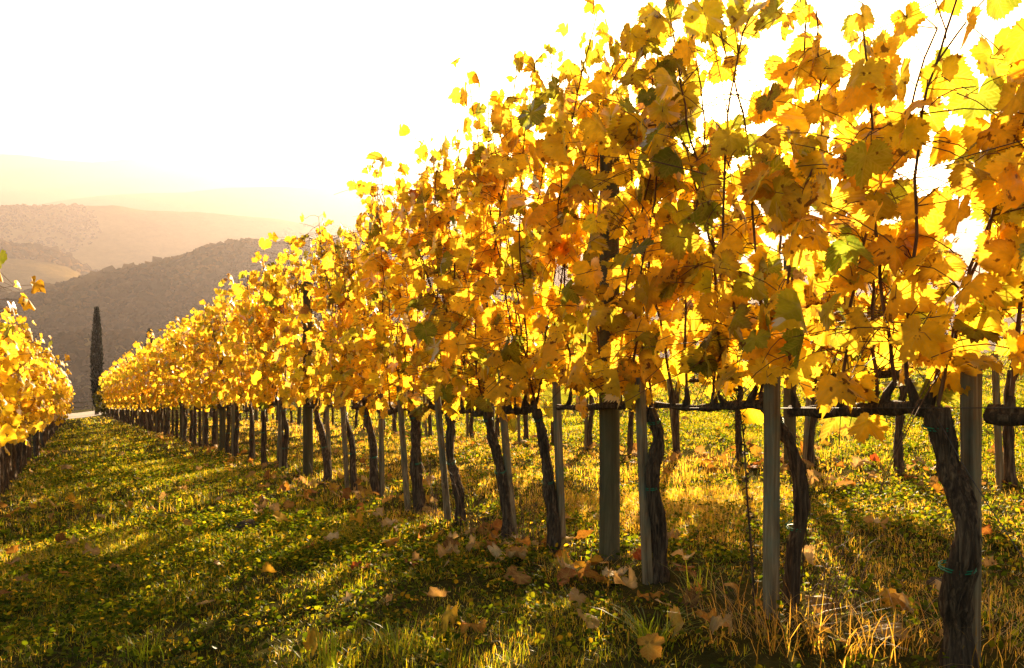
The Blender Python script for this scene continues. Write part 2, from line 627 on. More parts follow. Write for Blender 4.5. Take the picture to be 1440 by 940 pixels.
# woodland on the hills: thousands of crowns, one mass per hill
def blob(fine=True):
    phi = (1 + 5 ** 0.5) / 2
    v = np.array([(-1, phi, 0), (1, phi, 0), (-1, -phi, 0), (1, -phi, 0), (0, -1, phi), (0, 1, phi), (0, -1, -phi), (0, 1, -phi), (phi, 0, -1), (phi, 0, 1), (-phi, 0, -1), (-phi, 0, 1)], float)
    v /= np.linalg.norm(v[0])
    f = [(0, 11, 5), (0, 5, 1), (0, 1, 7), (0, 7, 10), (0, 10, 11), (1, 5, 9), (5, 11, 4), (11, 10, 2), (10, 7, 6), (7, 1, 8), (3, 9, 4), (3, 4, 2), (3, 2, 6), (3, 6, 8), (3, 8, 9), (4, 9, 5), (2, 4, 11), (6, 2, 10), (8, 6, 7), (9, 8, 1)]
    v = list(v)
    out = []
    cache = {}

    def mid(a, b):
        k = (min(a, b), max(a, b))
        if k not in cache:
            p = v[a] + v[b]
            v.append(p / np.linalg.norm(p))
            cache[k] = len(v) - 1
        return cache[k]
    if not fine:
        return np.array(v), np.array(f)
    for a, b, c in f:
        ab, bc, ca = mid(a, b), mid(b, c), mid(c, a)
        out += [(a, ab, ca), (b, bc, ab), (c, ca, bc), (ab, bc, ca)]
    return np.array(v), np.array(out)


BV, BF = blob()
CV, CF = blob(False)


def woodland(name, Vh, n, size, seed, u0=0.12, u1=0.75, v1=0.56, jitter=0.35, patch=None, dead=0.5):
    rr = np.random.default_rng(seed)
    nv, nu, _ = Vh.shape
    mb = MB()
    a = rr.uniform(0.02, v1, n) * (nv - 1)
    b = rr.uniform(u0, u1, n) * (nu - 1)
    ia, ib = a.astype(int), b.astype(int)
    fa, fb = (a - ia)[:, None], (b - ib)[:, None]
    P = (Vh[ia, ib] * (1 - fa) + Vh[ia + 1, ib] * fa) * (1 - fb) + (Vh[ia, ib + 1] * (1 - fa) + Vh[ia + 1, ib + 1] * fa) * fb
    if patch:
        keep = fbm(P[:, 0] / patch[0], P[:, 1] / patch[0], seed, 3) > patch[1]
        P = P[keep]
    n = len(P)
    s = size * np.exp(rr.normal(-0.1, 0.35, n))
    var = []
    for k in range(6):
        var.append(CV * (1 + jitter * (rr.random((len(CV), 1)) - 0.5) * 2) * np.array([1, 1, 0.95]))
    vid = rr.integers(0, 6, n)
    base = np.array([(0.09, 0.055, 0.014), (0.14, 0.075, 0.016), (0.06, 0.045, 0.012), (0.18, 0.095, 0.02)])
    for k in range(6):
        m = np.where(vid == k)[0]
        if not len(m):
            continue
        th = rr.random(len(m)) * 6.28
        c, sn = np.cos(th), np.sin(th)
        T = var[k][None] * s[m][:, None, None]
        W = np.stack([T[..., 0] * c[:, None] - T[..., 1] * sn[:, None], T[..., 0] * sn[:, None] + T[..., 1] * c[:, None], T[..., 2]], -1) + P[m][:, None] + np.array([0, 0, 0.35]) * s[m][:, None, None]
        pt = np.clip((fbm(P[m, 0] / (size * 22), P[m, 1] / (size * 22), seed + 5, 3) - 0.3) * 3.2, 0.35, 1.7)[:, None]
        col = base[rr.integers(0, 4, len(m))] * pt * rr.uniform(0.8, 1.2, (len(m), 1))
        fidx = (CF[None] + (np.arange(len(m)) * len(CV))[:, None, None]).reshape(-1, 3)
        mb.add(W.reshape(-1, 3), tri=fidx, col=np.repeat(col, len(CV), 0))
    o = link(name, mb.mesh(name, MAT_WOODS, smooth=False))
    tag(o, kind='stuff')


woodland('woodland', H1, 40000, 1.8, 101, u0=0.16, u1=0.62)
woodland('near_woodland', H0, 9000, 1.6, 102, u0=0.18, u1=0.6)
woodland('far_woodland', H2, 12000, 3.0, 103, u0=0.12, u1=0.5, patch=(140, 0.40))
woodland('plateau_woodland', H3, 9000, 2.4, 104, u0=0.1, u1=0.6, patch=(170, 0.50))

# the valley haze: one even closed box round the camera and all the land
hz_bot = GROUND_MIN - 1.0
hz_top = 178.0
HB = 4400.0
mb = MB()
bx = np.array([(x, y, z) for z in (hz_bot - 12, hz_top) for y in (-HB, HB) for x in (-HB, HB)], float)
mb.add(bx, quad=[(0, 2, 3, 1), (4, 5, 7, 6), (0, 1, 5, 4), (2, 6, 7, 3), (0, 4, 6, 2), (1, 3, 7, 5)])
mh, nt, out = mat('haze_air')
pv = N(nt, 'ShaderNodeVolumePrincipled')
pv.inputs['Color'].default_value = (0.60, 0.515, 0.525, 1)
pv.inputs['Density'].default_value = HAZE_DENSITY
pv.inputs['Anisotropy'].default_value = 0.55
nt.links.new(pv.outputs[0], out.inputs['Volume'])
haze = link('haze', mb.mesh('haze', mh, smooth=False))
tag(haze, kind='stuff')

# ------------------------------------------------------------------ vine leaves
def outline(n_side, seed, teeth):
    rr = np.random.default_rng(seed)
    ka = np.array([0, 12, 27, 40, 55, 70, 84, 98, 112, 130, 148, 166, 178.0])
    kr = np.array([.78, .70, .58, .62, .68, .62, .53, .56, .58, .53, .48, .38, .07])
    kr = kr * (1 + 0.07 * rr.standard_normal(13))
    kr[2] *= rr.uniform(0.8, 1.12)
    kr[6] *= rr.uniform(0.8, 1.15)
    a = np.linspace(0, 177, n_side)
    full = np.concatenate([-a[::-1], a[1:]])
    r = np.interp(np.abs(full), ka, kr)
    if teeth:
        alt = np.where(np.arange(len(full)) % 2 == 0, 1.0, -1.0)
        r = r * (1 + alt * teeth * (0.6 + 0.8 * rr.random(len(full))))
    return np.radians(full), r


def leaf_template(lod, seed, dead=False):
    """vertices, triangles, quads; petiole joint at the origin, tip towards +y, z the upper face"""
    rr = np.random.default_rng(seed + 1000 * lod)
    if lod == 0:
        a, r = outline(33, seed, 0.06)
    elif lod == 1:
        a, r = outline(16, seed, 0.06)
    else:
        a, r = outline(8, seed, 0.0)
        r = r * 1.08
    n = len(a)
    rings = [0.5, 1.0] if lod == 0 else [1.0]
    P = [np.zeros((1, 2))]
    for k in rings:
        P.append(np.stack([np.sin(a) * r * k, np.cos(a) * r * k], 1))
    P = np.concatenate(P)
    tri = np.stack([np.zeros(n - 1, int), 1 + np.arange(n - 1) + 1, 1 + np.arange(n - 1)], 1)
    quad = None
    if lod == 0:
        i = 1 + np.arange(n - 1)
        quad = np.stack([i, i + 1, i + 1 + n, i + n], 1)
    x, y = P[:, 0], P[:, 1]
    rad_ = np.hypot(x, y)
    an = np.abs(np.degrees(np.arctan2(x, y)))
    va = np.array([0, 55, 110, 165])
    fold = np.min(np.abs(an[:, None] - va[None]), 1) / 27.0
    big = 3.6 if dead else 1.0
    z = 0.13 * rad_ * np.clip(fold, 0, 1) * rr.uniform(0.5, 1.5)
    z = z + rr.uniform(-0.75, 0.45) * big * y * np.abs(y) * 0.7 - rr.uniform(-0.3, 0.8) * big * x * x
    z = z + 0.10 * big * np.sin(x * rr.uniform(4, 8) + rr.random() * 6) * np.cos(y * rr.uniform(4, 7) + rr.random() * 6) * rad_ * 1.5
    if rr.random() < 0.35 and not dead:
        z = z + np.abs(x) * rr.uniform(0.3, 0.9) * rr.choice([-1, 1])
    if dead:
        # the margins roll inwards as the leaf dries
        th = rr.uniform(2.0, 3.6)
        rx = np.sin(np.clip(np.abs(x) * th, 0, 2.4)) / th * np.sign(x)
        z = z + (1 - np.cos(np.clip(np.abs(x) * th, 0, 2.4))) / th
        x = rx
    V = np.stack([x, y, z], 1)
    uv = np.stack([P[:, 0], P[:, 1], np.zeros(len(P))], 1)
    edge = np.clip(rad_ / (np.interp(an, np.degrees(np.abs(a))[n // 2:], r[n // 2:]) + 1e-6), 0, 1)
    return V, tri, quad, uv, edge


TPL = {lod: [leaf_template(lod, s) for s in range(14)] for lod in (0, 1, 2)}
TPL_DEAD = [leaf_template(0, s + 50, dead=True) for s in range(9)]


def stamp(mb, tpl, P, Xa, Ya, Za, size, tint, brown, r_):
    """put leaf templates at P with axes Xa, Ya, Za"""
    vid = r_.integers(0, len(tpl), len(P))
    for k in range(len(tpl)):
        m = np.where(vid == k)[0]
        if not len(m):
            continue
        V, tri, quad, uv, edge = tpl[k]
        s = size[m][:, None, None]
        W = P[m][:, None] + s * (V[None, :, 0:1] * Xa[m][:, None] + V[None, :, 1:2] * Ya[m][:, None] + V[None, :, 2:3] * Za[m][:, None])
        col = np.repeat(tint[m][:, None], len(V), 1)
        hg = (np.clip(1 - edge * 1.15, 0, 1)[None] * (r_.random(len(m)) < 0.35)[:, None] * r_.uniform(0.3, 1.0, (len(m), 1)))[..., None]
        col = col * (1 - hg) + np.minimum(col, np.array([0.36, 0.38, 0.03])) * hg
        e = (np.clip((edge - 0.62) / 0.38, 0, 1)[None] * brown[m][:, None])[..., None]
        col = col * (1 - e) + np.array([0.22, 0.085, 0.02]) * e
        off = (np.arange(len(m)) * len(V))[:, None, None]
        # a different piece of the blotch pattern for each leaf comes with z of leafpos
        U = np.repeat(uv[None], len(m), 0).copy()
        U[..., 2] = r_.random((len(m), 1)) * 40
        mb.add(W.reshape(-1, 3), tri=(tri[None] + off).reshape(-1, 3), quad=None if quad is None else (quad[None] + off).reshape(-1, 4),
               col=col.reshape(-1, 3), uv=U.reshape(-1, 3))


PALETTE = np.array([(0.90, 0.56, 0.026), (0.91, 0.61, 0.045), (0.88, 0.515, 0.02), (0.68, 0.37, 0.014), (0.46, 0.40, 0.024), (0.19, 0.22, 0.018), (0.40, 0.14, 0.018), (0.30, 0.16, 0.05)])


def tints(n, r_, green=0.0):
    w = np.array([0.40, 0.28, 0.15, 0.025, 0.10, 0.03, 0.008, 0.012])
    w[4] += green * 0.35
    w[5] += green * 0.3
    w /= w.sum()
    t = PALETTE[r_.choice(len(PALETTE), n, p=w)]
    return np.clip(t * r_.uniform(0.85, 1.08, (n, 1)) * (1 + 0.06 * r_.standard_normal((n, 3))), 0.008, 0.93)


def unit(v):
    return v / (np.linalg.norm(v, axis=-1, keepdims=True) + 1e-9)


SUN_L = np.array(MI.to_3x3() @ sun_dir)
CAMV = np.array(CAM_L)


def build_vine(seed, lod, top_fn, n_cane=7, cordon_len=0.64, trunk=None, trunk_r=0.032, green=0.0, origin=None, lean=0.0,
               per_cane_parts=False, density=1.0, thin_low=0.75, ties=True, thick=0.17, laterals=1.3, gap=None, leaf=0.097, tall=1.0, excl=(0.54, 0.22)):
    """returns an Empty with trunk, cordon, canes, foliage and twine ties under it.
    Local frame: foot of the trunk at the origin, cordon along +y at 0.72 m."""
    r_ = np.random.default_rng(seed)
    root = empty('grape_vine')
    HC = 0.715
    # trunk
    if trunk is None:
        a = r_.normal(0, 0.013, 3)
        b = r_.normal(0, 0.013, 3)
        trunk = [(0, 0, -0.06), (b[0], a[0] * 0.6 + lean * 0.2, 0.18), (b[1], a[1] + lean * 0.55, 0.42), (b[2] * 0.6, a[2] + lean * 0.9, 0.6), (0, lean + 0.02, HC)]
    tp = smooth_path(trunk, 40 if lod == 0 else (14 if lod == 1 else 8))
    s = np.linspace(0, 1, len(tp))
    rad_t = trunk_r * (1.22 - 0.35 * s + 0.28 * np.exp(-(s / 0.10) ** 2) + 0.20 * np.exp(-((s - 0.97) / 0.10) ** 2))
    rad_t = rad_t * (1 + 0.10 * np.sin(s * 21 + r_.random() * 6) + 0.07 * np.sin(s * 43 + r_.random() * 6))
    mb = MB()
    tube(mb, tp, rad_t, (30, 12, 6)[lod], rough=(0.34, 0.24, 0.1)[lod], seed=seed, ridges=7 if lod == 0 else 0)
    # loose strips of old bark
    if lod < 2:
        for _ in range(70 if lod == 0 else 18):
            i0 = int(r_.integers(1, len(tp) - 5))
            ln = int(r_.integers(2, 5)) if lod == 0 else 2
            an = r_.random() * 6.28
            wv = r_.uniform(0.003, 0.0065)
            lift = r_.uniform(0.001, 0.008)
            V = []
            for q in range(ln + 1):
                j = min(i0 + q, len(tp) - 1)
                e = abs(q / ln * 2 - 1) ** 2
                rr4 = rad_t[j] * 1.09 + 0.001 + lift * e
                a2 = an + 0.12 * q * r_.uniform(-1, 1)
                cdir = np.array([math.cos(a2), math.sin(a2), 0])
                sdir = np.array([-math.sin(a2), math.cos(a2), 0])
                wq = wv * (1 - 0.6 * e)
                V += [tp[j] + cdir * rr4 - sdir * wq, tp[j] + cdir * (rr4 + 0.0025), tp[j] + cdir * rr4 + sdir * wq]
            q_ = []
            for q in range(ln):
                b = q * 3
                q_ += [(b, b + 1, b + 4, b + 3), (b + 1, b + 2, b + 5, b + 4)]
            mb.add(np.array(V), quad=q_)
    link('trunk', mb.mesh('trunk', MAT_BARK), root)
    head = tp[-1]
    # cordon: leaves the head and follows the wire to the next vine
    cl = cordon_len
    k = 26 if lod == 0 else (12 if lod == 1 else 6)
    cp = smooth_path([head + (0, -0.015, -0.05), head + (0, 0.03, 0.005), head + (r_.normal(0, .01), cl * 0.3, r_.normal(0.0, .014)),
                      head + (r_.normal(0, .012), cl * 0.62, r_.normal(-0.005, .014)), head + (0, cl, r_.normal(0, .01))], k)
    sc = np.linspace(0, 1, k)
    rc = trunk_r * (0.86 - 0.26 * sc) * (1 + 0.16 * np.sin(sc * 34 + r_.random() * 6))
    mb = MB()
    tube(mb, cp, rc, (12, 8, 5)[lod], rough=0.24 if lod < 2 else 0.1, seed=seed + 1, ridges=4 if lod == 0 else 0)
    # spurs: the knuckles the canes grow from
    foot = []
    for i in range(n_cane):
        f = (i + 0.5 + r_.uniform(-0.3, 0.3)) / n_cane
        j = min(int(f * (k - 1)), k - 2)
        p0 = cp[j]
        h = r_.uniform(0.03, 0.085)
        p1 = p0 + np.array([r_.normal(0, 0.012), r_.normal(0, 0.02), h])
        if lod < 2:
            tube(mb, [p0, p0 * 0.5 + p1 * 0.5 + r_.normal(0, .004, 3), p1], [0.017, 0.013, 0.009], (8, 6)[lod], rough=0.25, seed=seed + 9 + i)
        foot.append(p1)
    link('cordon', mb.mesh('cordon', MAT_BARK), root)
    # canes and leaves
    node_p, node_d, node_t, node_h = [], [], [], []
    cane_mb = MB()
    for i, p in enumerate(foot):
        topz = top_fn(p[1] if origin is None else origin + p[1]) if callable(top_fn) else top_fn
        topz *= tall
        L = (topz - p[2]) * r_.uniform(0.86, 1.03)
        if r_.random() < 0.10:
            L *= 1.13
        dy = r_.normal(0.05, 0.27) * L
        dx = r_.normal(0, 0.09)
        pts = [p, p + (dx * 0.4 + r_.normal(0, .03), dy * 0.25, L * 0.3), p + (dx + r_.normal(0, .04), dy * 0.62, L * 0.66), p + (dx * 1.3 + r_.normal(0, .06), dy + r_.normal(0, .06), L)]
        nn = max(6, int(L / 0.065))
        cp2 = smooth_path(pts, nn)
        if lod < 2:
            cp2[1:-1] += r_.normal(0, 0.004, (nn - 2, 3))
        rr2 = np.linspace(0.0058, 0.0027, nn)
        cm = MB() if per_cane_parts else cane_mb
        step = 1 if lod == 0 else (2 if lod == 1 else 4)
        sel = np.unique(np.concatenate([np.arange(0, nn, step), [nn - 1]]))
        tube(cm, cp2[sel], rr2[sel] * (1, 1.05, 1.3)[lod], (6, 4, 3)[lod], cap=False)
        dirs = unit(np.gradient(cp2, axis=0))
        for j in range(1, nn):
            h = cp2[j][2]
            keep = density * (thin_low if h < 0.93 else (0.8 if h < 1.05 else 1.0))
            if r_.random() < keep:
                node_p.append(cp2[j]); node_d.append(dirs[j]); node_t.append(j / nn); node_h.append(1)
            nl = r_.poisson(laterals * (1.0 if 0.95 < h < topz - 0.15 else (0.3 if h > 1 else 0.9)) * density)
            for q in range(nl):
                off = np.array([r_.normal(0, thick), r_.normal(0, 0.10), r_.normal(0, 0.08)])
                if cp2[j][2] + off[2] > topz - 0.06:
                    off[2] = -abs(off[2])
                    off *= 0.6
                node_p.append(cp2[j] + off); node_d.append(unit(off)); node_t.append(j / nn); node_h.append(0)
                if h < 1.0 and r_.random() < 0.5:
                    off[2] -= r_.uniform(0.03, 0.18)
                if lod < 2:
                    tube(cm, smooth_path([cp2[j], cp2[j] + off * 0.5 + (0, 0, 0.025), cp2[j] + off], 4), np.linspace(0.0022, 0.0014, 4), 3, cap=False)
        # a side shoot now and then
        if lod < 2 and r_.random() < 0.7:
            j = r_.integers(nn // 3, nn - 2)
            dv = np.array([r_.normal(0, .12), r_.normal(0, .22), r_.uniform(-.02, .22)])
            sp = smooth_path([cp2[j], cp2[j] + dv * 0.5 + (0, 0, .02), cp2[j] + dv], 5)
            tube(cm, sp, np.linspace(0.003, 0.0014, 5), (5, 4)[lod], cap=False)
        if per_cane_parts:
            link('cane', cm.mesh('cane', MAT_CANE), root)
    if not per_cane_parts:
        link('branchwork', cane_mb.mesh('branchwork', MAT_CANE), root)
    P = np.array(node_p)
    order = r_.permutation(len(P))
    keep_i = []
    for q in order:
        if keep_i:
            k2 = np.array(keep_i)
            near_n = np.sum((P[k2, 1] - P[q, 1]) ** 2 + (P[k2, 2] - P[q, 2]) ** 2 < (leaf * excl[0]) ** 2)
            if near_n and r_.random() > excl[1] / near_n:
                continue
        keep_i.append(q)
    P = P[keep_i]
    own = np.array(node_h)[keep_i]
    node_t = np.array(node_t)[keep_i]
    n = len(P)
    th = r_.random(n) * 2 * math.pi
    pd = unit(np.stack([np.cos(th) * 1.0, np.sin(th) * 0.5, r_.uniform(-0.1, 0.9, n)], 1))
    pl = r_.uniform(0.04, 0.10, n) * np.where(own, 1, 0.4)
    J = P + pd * pl[:, None]
    t = np.array(node_t)
    size = leaf * r_.uniform(0.72, 1.28, n) * (1.08 - 0.5 * np.clip((t - 0.72) / 0.28, 0, 1))
    # blades hang: tip down and outwards; the upper face looks up and out
    out_ = unit(np.stack([pd[:, 0], pd[:, 1] * 0.7, np.zeros(n)], 1) + 0.25 * r_.standard_normal((n, 3)))
    Y = unit(out_ * r_.uniform(0.0, 0.75, (n, 1)) + np.array([0, 0, -1.0]) + 0.33 * r_.standard_normal((n, 3)))
    Z = out_ + 0.45 * r_.standard_normal((n, 3)) + np.array([0, 0, 0.25])
    Z = unit(Z - Y * np.sum(Z * Y, 1, keepdims=True))
    X = np.cross(Y, Z)
    tint = tints(n, r_, green)
    inner = np.where(r_.random(n) < 0.35, r_.uniform(0.1, 0.8, n), 0.05)
    if origin is not None and gap is not None:
        # a hole in the leaves through which the low sun comes
        Wp = J + Y * size[:, None] * 0.35 + np.array([gap[0], gap[1], gap[2]])
        d = Wp - CAMV
        al = d @ SUN_L
        dist = np.linalg.norm(d - al[:, None] * SUN_L, axis=1)
        ok = dist > 0.10 + 0.014 * r_.standard_normal(n)
        J, X, Y, Z, size, tint, inner, P = (q[ok] for q in (J, X, Y, Z, size, tint, inner, P))
        n = len(J)
    mb = MB()
    stamp(mb, TPL[lod], J, X, Y, Z, size, tint, inner, r_)
    if lod < 2:
        pc = np.array([0.36, 0.16, 0.06])
        for a, b, o_ in zip(P, J, own[:n] if len(own) == n else np.ones(n)):
            tube(mb, [a, (a + b) / 2 + (0, 0, 0.008), b], [0.0016, 0.0013, 0.0012], 3, cap=False, col=pc)
    link('foliage', mb.mesh('foliage', MAT_LEAF), root)
    if ties and lod < 2:
        for h, big in ((0.655, 1), (r_.uniform(0.25, 0.42), 0)):
            i = int(np.argmin(np.abs(tp[:, 2] - h)))
            rr3 = rad_t[i] * 1.02 + 0.003
            a = np.linspace(0, 4 * math.pi, 26 if lod == 0 else 14)
            ring = tp[i] + np.stack([np.cos(a) * rr3, np.sin(a) * (rr3 + 0.012) + 0.012, a * 0.0011 + np.sin(a + 1) * 0.009], 1)
            mb = MB()
            tube(mb, ring, 0.0019 if lod == 0 else 0.0026, 5 if lod == 0 else 4)
            if lod == 0:
                e = ring[-1]
                tube(mb, smooth_path([e, e + (-.02, .015, .012), e + (-.035, .04, -.012)], 5), 0.002, 4)
            link('twine_tie', mb.mesh('twine_tie', MAT_TWINE), root)
    return root


def t_of(u, d=ROW_X):
    """position along a row of what stands at column u of the photograph"""
    depth = F * d / math.cos(YAW) / (u - 95)
    return (depth - d * math.sin(YAW)) / math.cos(YAW)


# silhouette of the main row: canopy top against position along the row
sil = [(1440, -30), (1340, -20), (1290, 15), (1230, 25), (1190, 60), (1140, 30), (1100, 25), (1060, 0), (1010, -5), (975, 30), (930, 70), (880, 98), (800, 102), (740, 122), (700, 155), (655, 182), (640, 203), (600, 226), (550, 240), (515, 290), (500, 318), (455, 326), (400, 365), (345, 395), (300, 425), (250, 452), (200, 487)]
sil_t = np.array([t_of(u) for u, _ in sil])
sil_h = np.array([SL * 0 + (EYE - SL * ROW_X) + (570 - y) / (u - 95) * ROW_X / math.cos(YAW) for u, y in sil])


def top_main(t):
    return float(np.interp(t, sil_t, sil_h))


G_MAIN = 'vines of the long main row'
# ---- the near vines of the main row, each modelled by itself
# (u of the foot, u of the head, trunk half-width in px, stake head u, stake foot u, stake top y, label)
near = [
    (1345, 1322, 19, 1347, 1345, 520, 'thick gnarled vine trunk with S bend and two green ties, rightmost in view'),
    (1100, 1100, 13, 1090, 1088, 527, 'dark vine standing hidden close behind the pale square stake'),
    (927, 917, 12, 905, 916, 533, 'dark straight vine trunk pressed against the leaning stake right of the round post'),
    (782, 757, 9.5, 771, 779, 540, 'slanting vine trunk with green ties just left of the thick round post'),
    (715, 688, 8.5, 694, 712, 546, 'thin slanting vine trunk, second left of the thick round post'),
    (648, 634, 8.5, 621, 637, 551, 'vine trunk paired with a pale stake, third left of the thick round post'),
    (595, 581, 9, 568, 580, 543, 'vine with dark trunk and pale stake edge, fourth left of the round post'),
    (531, 517, 7.5, 527, 529, 556, 'straight dark vine trunk with one green tie near its foot'),
    (499, 484, 6.5, 487, 495, 552, 'slim vine trunk with pale stake showing in front of it'),
    (460, 446, 6.5, 452, 458, 560, 'vine standing just right of the second round post'),
]
K_ = F * ROW_X / math.cos(YAW)
vines = []
stakes = []


def make_stake(h, w, seed, lean_y=0.0, lean_x=0.0):
    r_ = np.random.default_rng(seed)
    mb = MB()
    c = w / 2
    pr = [(-c, -c + .004), (-c + .004, -c), (c - .004, -c), (c, -c + .004), (c, c - .004), (c - .004, c), (-c + .004, c), (-c, c - .004)]
    zz = np.linspace(-0.1, h, 9)
    V = []
    for z in list(zz) + [h + 0.004]:
        kx = lean_x * z
        ky = lean_y * z
        sh = 0.9 if z > h else 1.0
        for (x, y) in pr:
            V.append((x * sh + kx + r_.normal(0, .0007), y * sh + ky + r_.normal(0, .0007), z))
    n = len(zz) + 1
    q = [(i * 8 + k, i * 8 + (k + 1) % 8, i * 8 + 8 + (k + 1) % 8, i * 8 + 8 + k) for i in range(n - 1) for k in range(8)]
    t = [((n - 1) * 8, (n - 1) * 8 + k, (n - 1) * 8 + k + 1) for k in range(1, 7)]
    mb.add(V, t, q)
    return mb.mesh('wooden_stake', MAT_STAKE, smooth=False)


stake_labels = [
    'grey square stake behind the thick S bent vine trunk',
    'tall pale square stake with green twine in front of a hidden vine',
    'weathered leaning stake on left edge of the dark vine beside the round post',
    'short stake head leaning on the vine just left of the round post',
    'pale stake top behind the second vine left of the thick round post',
    'light leaning stake beside the third vine left of the thick round post',
    'broad pale stake tied with green twine, fourth left of the round post',
    'stake head just behind the dark vine trunk with one tie',
    'thin pale slanted stake standing before the slim vine',
    'grey stake close to the vine right of the second round post',
]
ts_near = [t_of(v[0]) for v in near]
for i, (u0, u1, hw, su1, su0, sy, lab) in enumerate(near):
    t = ts_near[i]
    depth = K_ / (u0 - 95)
    lean = t_of(u1) - t
    r = hw * depth / F
    nxt = ts_near[i + 1] if i + 1 < len(near) else t + 0.68
    cl = nxt - (t + lean) - 0.04
    trunk = None
    HC = 0.715
    if i == 0:
        def dt(u):
            return t_of(u) - t
        trunk = [(0, 0, -0.08), (0.0, dt(1347), 0.08), (-0.03, dt(1352), 0.2), (-0.05, dt(1374), 0.36), (-0.02, dt(1358), 0.47), (0.0, dt(1335), 0.56), (0, dt(1328), 0.64), (0, dt(1322) + .01, HC)]
    elif i == 1:
        trunk = [(0.05, 0, -0.08), (0.05, -0.01, 0.2), (0.06, -0.035, 0.36), (0.05, -0.01, 0.55), (0.01, 0.03, 0.66), (0, 0.06, HC)]
    v = build_vine(400 + i, 0 if i < 7 else 1, top_main, excl=(0.49, 0.26) if i < 3 else (0.52, 0.24), tall=(1.0, 1.09, 1.07, 0.97, 0.98, 1.0, 1.0, 1.0, 1.0, 1.0)[i], n_cane=7 if i < 3 else 8, cordon_len=max(0.35, cl), trunk=trunk, trunk_r=r * (0.70 if i == 0 else 0.64), origin=t, lean=lean,
                   per_cane_parts=True, density=0.92 if i < 3 else 1.0, gap=(ROW_X, t, SL * ROW_X), green=(0.45 if i < 2 else (0.2 if i < 5 else 0.05)), leaf=0.094, laterals=2.6 if i < 3 else 2.2,
                   thin_low=1.3 if i < 3 else 0.9)
    put(v, ROW_X, t)
    tag(v, lab, 'grapevine', G_MAIN)
    # the stake it is tied to
    dy1 = t_of(su1) - t_of(su0)
    dep = K_ / (su0 - 95)
    h = (EYE - SL * ROW_X) + (570 - sy) * (K_ / (su1 - 95)) / F
    xo = {0: 0.07, 1: -0.055, 2: -0.045, 3: 0.05, 4: 0.05, 5: -0.05, 6: -0.05, 7: 0.05, 8: -0.05, 9: 0.045}[i]
    me = make_stake(h, 0.042 if i < 2 else 0.035, 60 + i, lean_y=dy1 / h)
    s = link('wooden_stake', me)
    put(s, ROW_X + xo, t_of(su0) + (xo * 0.6 if xo < 0 else 0))
    tag(s, stake_labels[i], 'stake', 'stakes tied to the vines of the main row')

# vines before the first: only their canopy and cordon reach into the picture
for j, t in enumerate((ts_near[0] - 0.66, ts_near[0] - 1.3)):
    v = build_vine(450 + j, 0, top_main, n_cane=8, cordon_len=0.56, origin=t, density=0.9, green=0.35, trunk_r=0.036, per_cane_parts=True, thin_low=0.8)
    put(v, ROW_X, t)
    tag(v, ('vine whose cordon end enters at the right edge of the picture', 'vine beyond the right edge, its leaves hanging into the top corner')[j], 'grapevine', G_MAIN)

# ---- prototypes for the rest
HM = 2.42
proto_mid = [build_vine(500 + k, 1, HM + (k % 3 - 1) * 0.05, n_cane=8, per_cane_parts=False, laterals=1.6, density=(1.0, 0.8, 1.05, 0.9, 0.75, 1.0)[k], trunk_r=0.026) for k in range(6)]
proto_far = [build_vine(520 + k, 2, HM + (k % 3 - 1) * 0.06, n_cane=7, per_cane_parts=False, laterals=1.6, density=(1.0, 0.85, 1.05, 0.75, 0.95)[k], trunk_r=0.029, leaf=0.118) for k in range(5)]
proto_end = [build_vine(540 + k, 2, HM - 0.1, n_cane=7, laterals=1.3, trunk_r=0.036, green=1.5, leaf=0.118, thin_low=0.9) for k in range(2)]
HL = 1.72
proto_left = [build_vine(560 + k, 1, HL + 0.3 + (k % 3 - 1) * 0.06, n_cane=8, laterals=2.2, thin_low=1.3, thick=0.17, trunk_r=0.036, ties=False) for k in range(4)]
proto_left_far = [build_vine(570 + k, 2, HL + 0.3 + (k % 3 - 1) * 0.06, n_cane=8, laterals=2.2, thin_low=1.3, thick=0.17, trunk_r=0.029, leaf=0.118) for k in range(4)]
proto_back = [build_vine(580 + k, 1, 1.88 + (k % 3 - 1) * 0.05, n_cane=7, laterals=1.6, thin_low=0.9, trunk_r=0.024, ties=False, green=0.1) for k in range(4)]
used = set()


def from_proto(p):
    if p.name in used:
        return copy_tree(p)
    used.add(p.name)
    return p


stake_me = [make_stake(0.83, 0.032, 90 + k, lean_y=(0.06, -0.05, 0.02)[k]) for k in range(3)]


def add_stake(x, t, label, group, k):
    s = link('wooden_stake', stake_me[k % 3])
    put(s, x, t, rz=0.1 * math.sin(k * 2.3), rx=0.07 * math.sin(k * 1.7), ry=0.04 * math.sin(k * 3.1), sc=(1, 1, 0.94 + 0.1 * ((k * 37) % 10) / 10))
    tag(s, label, 'stake', group)


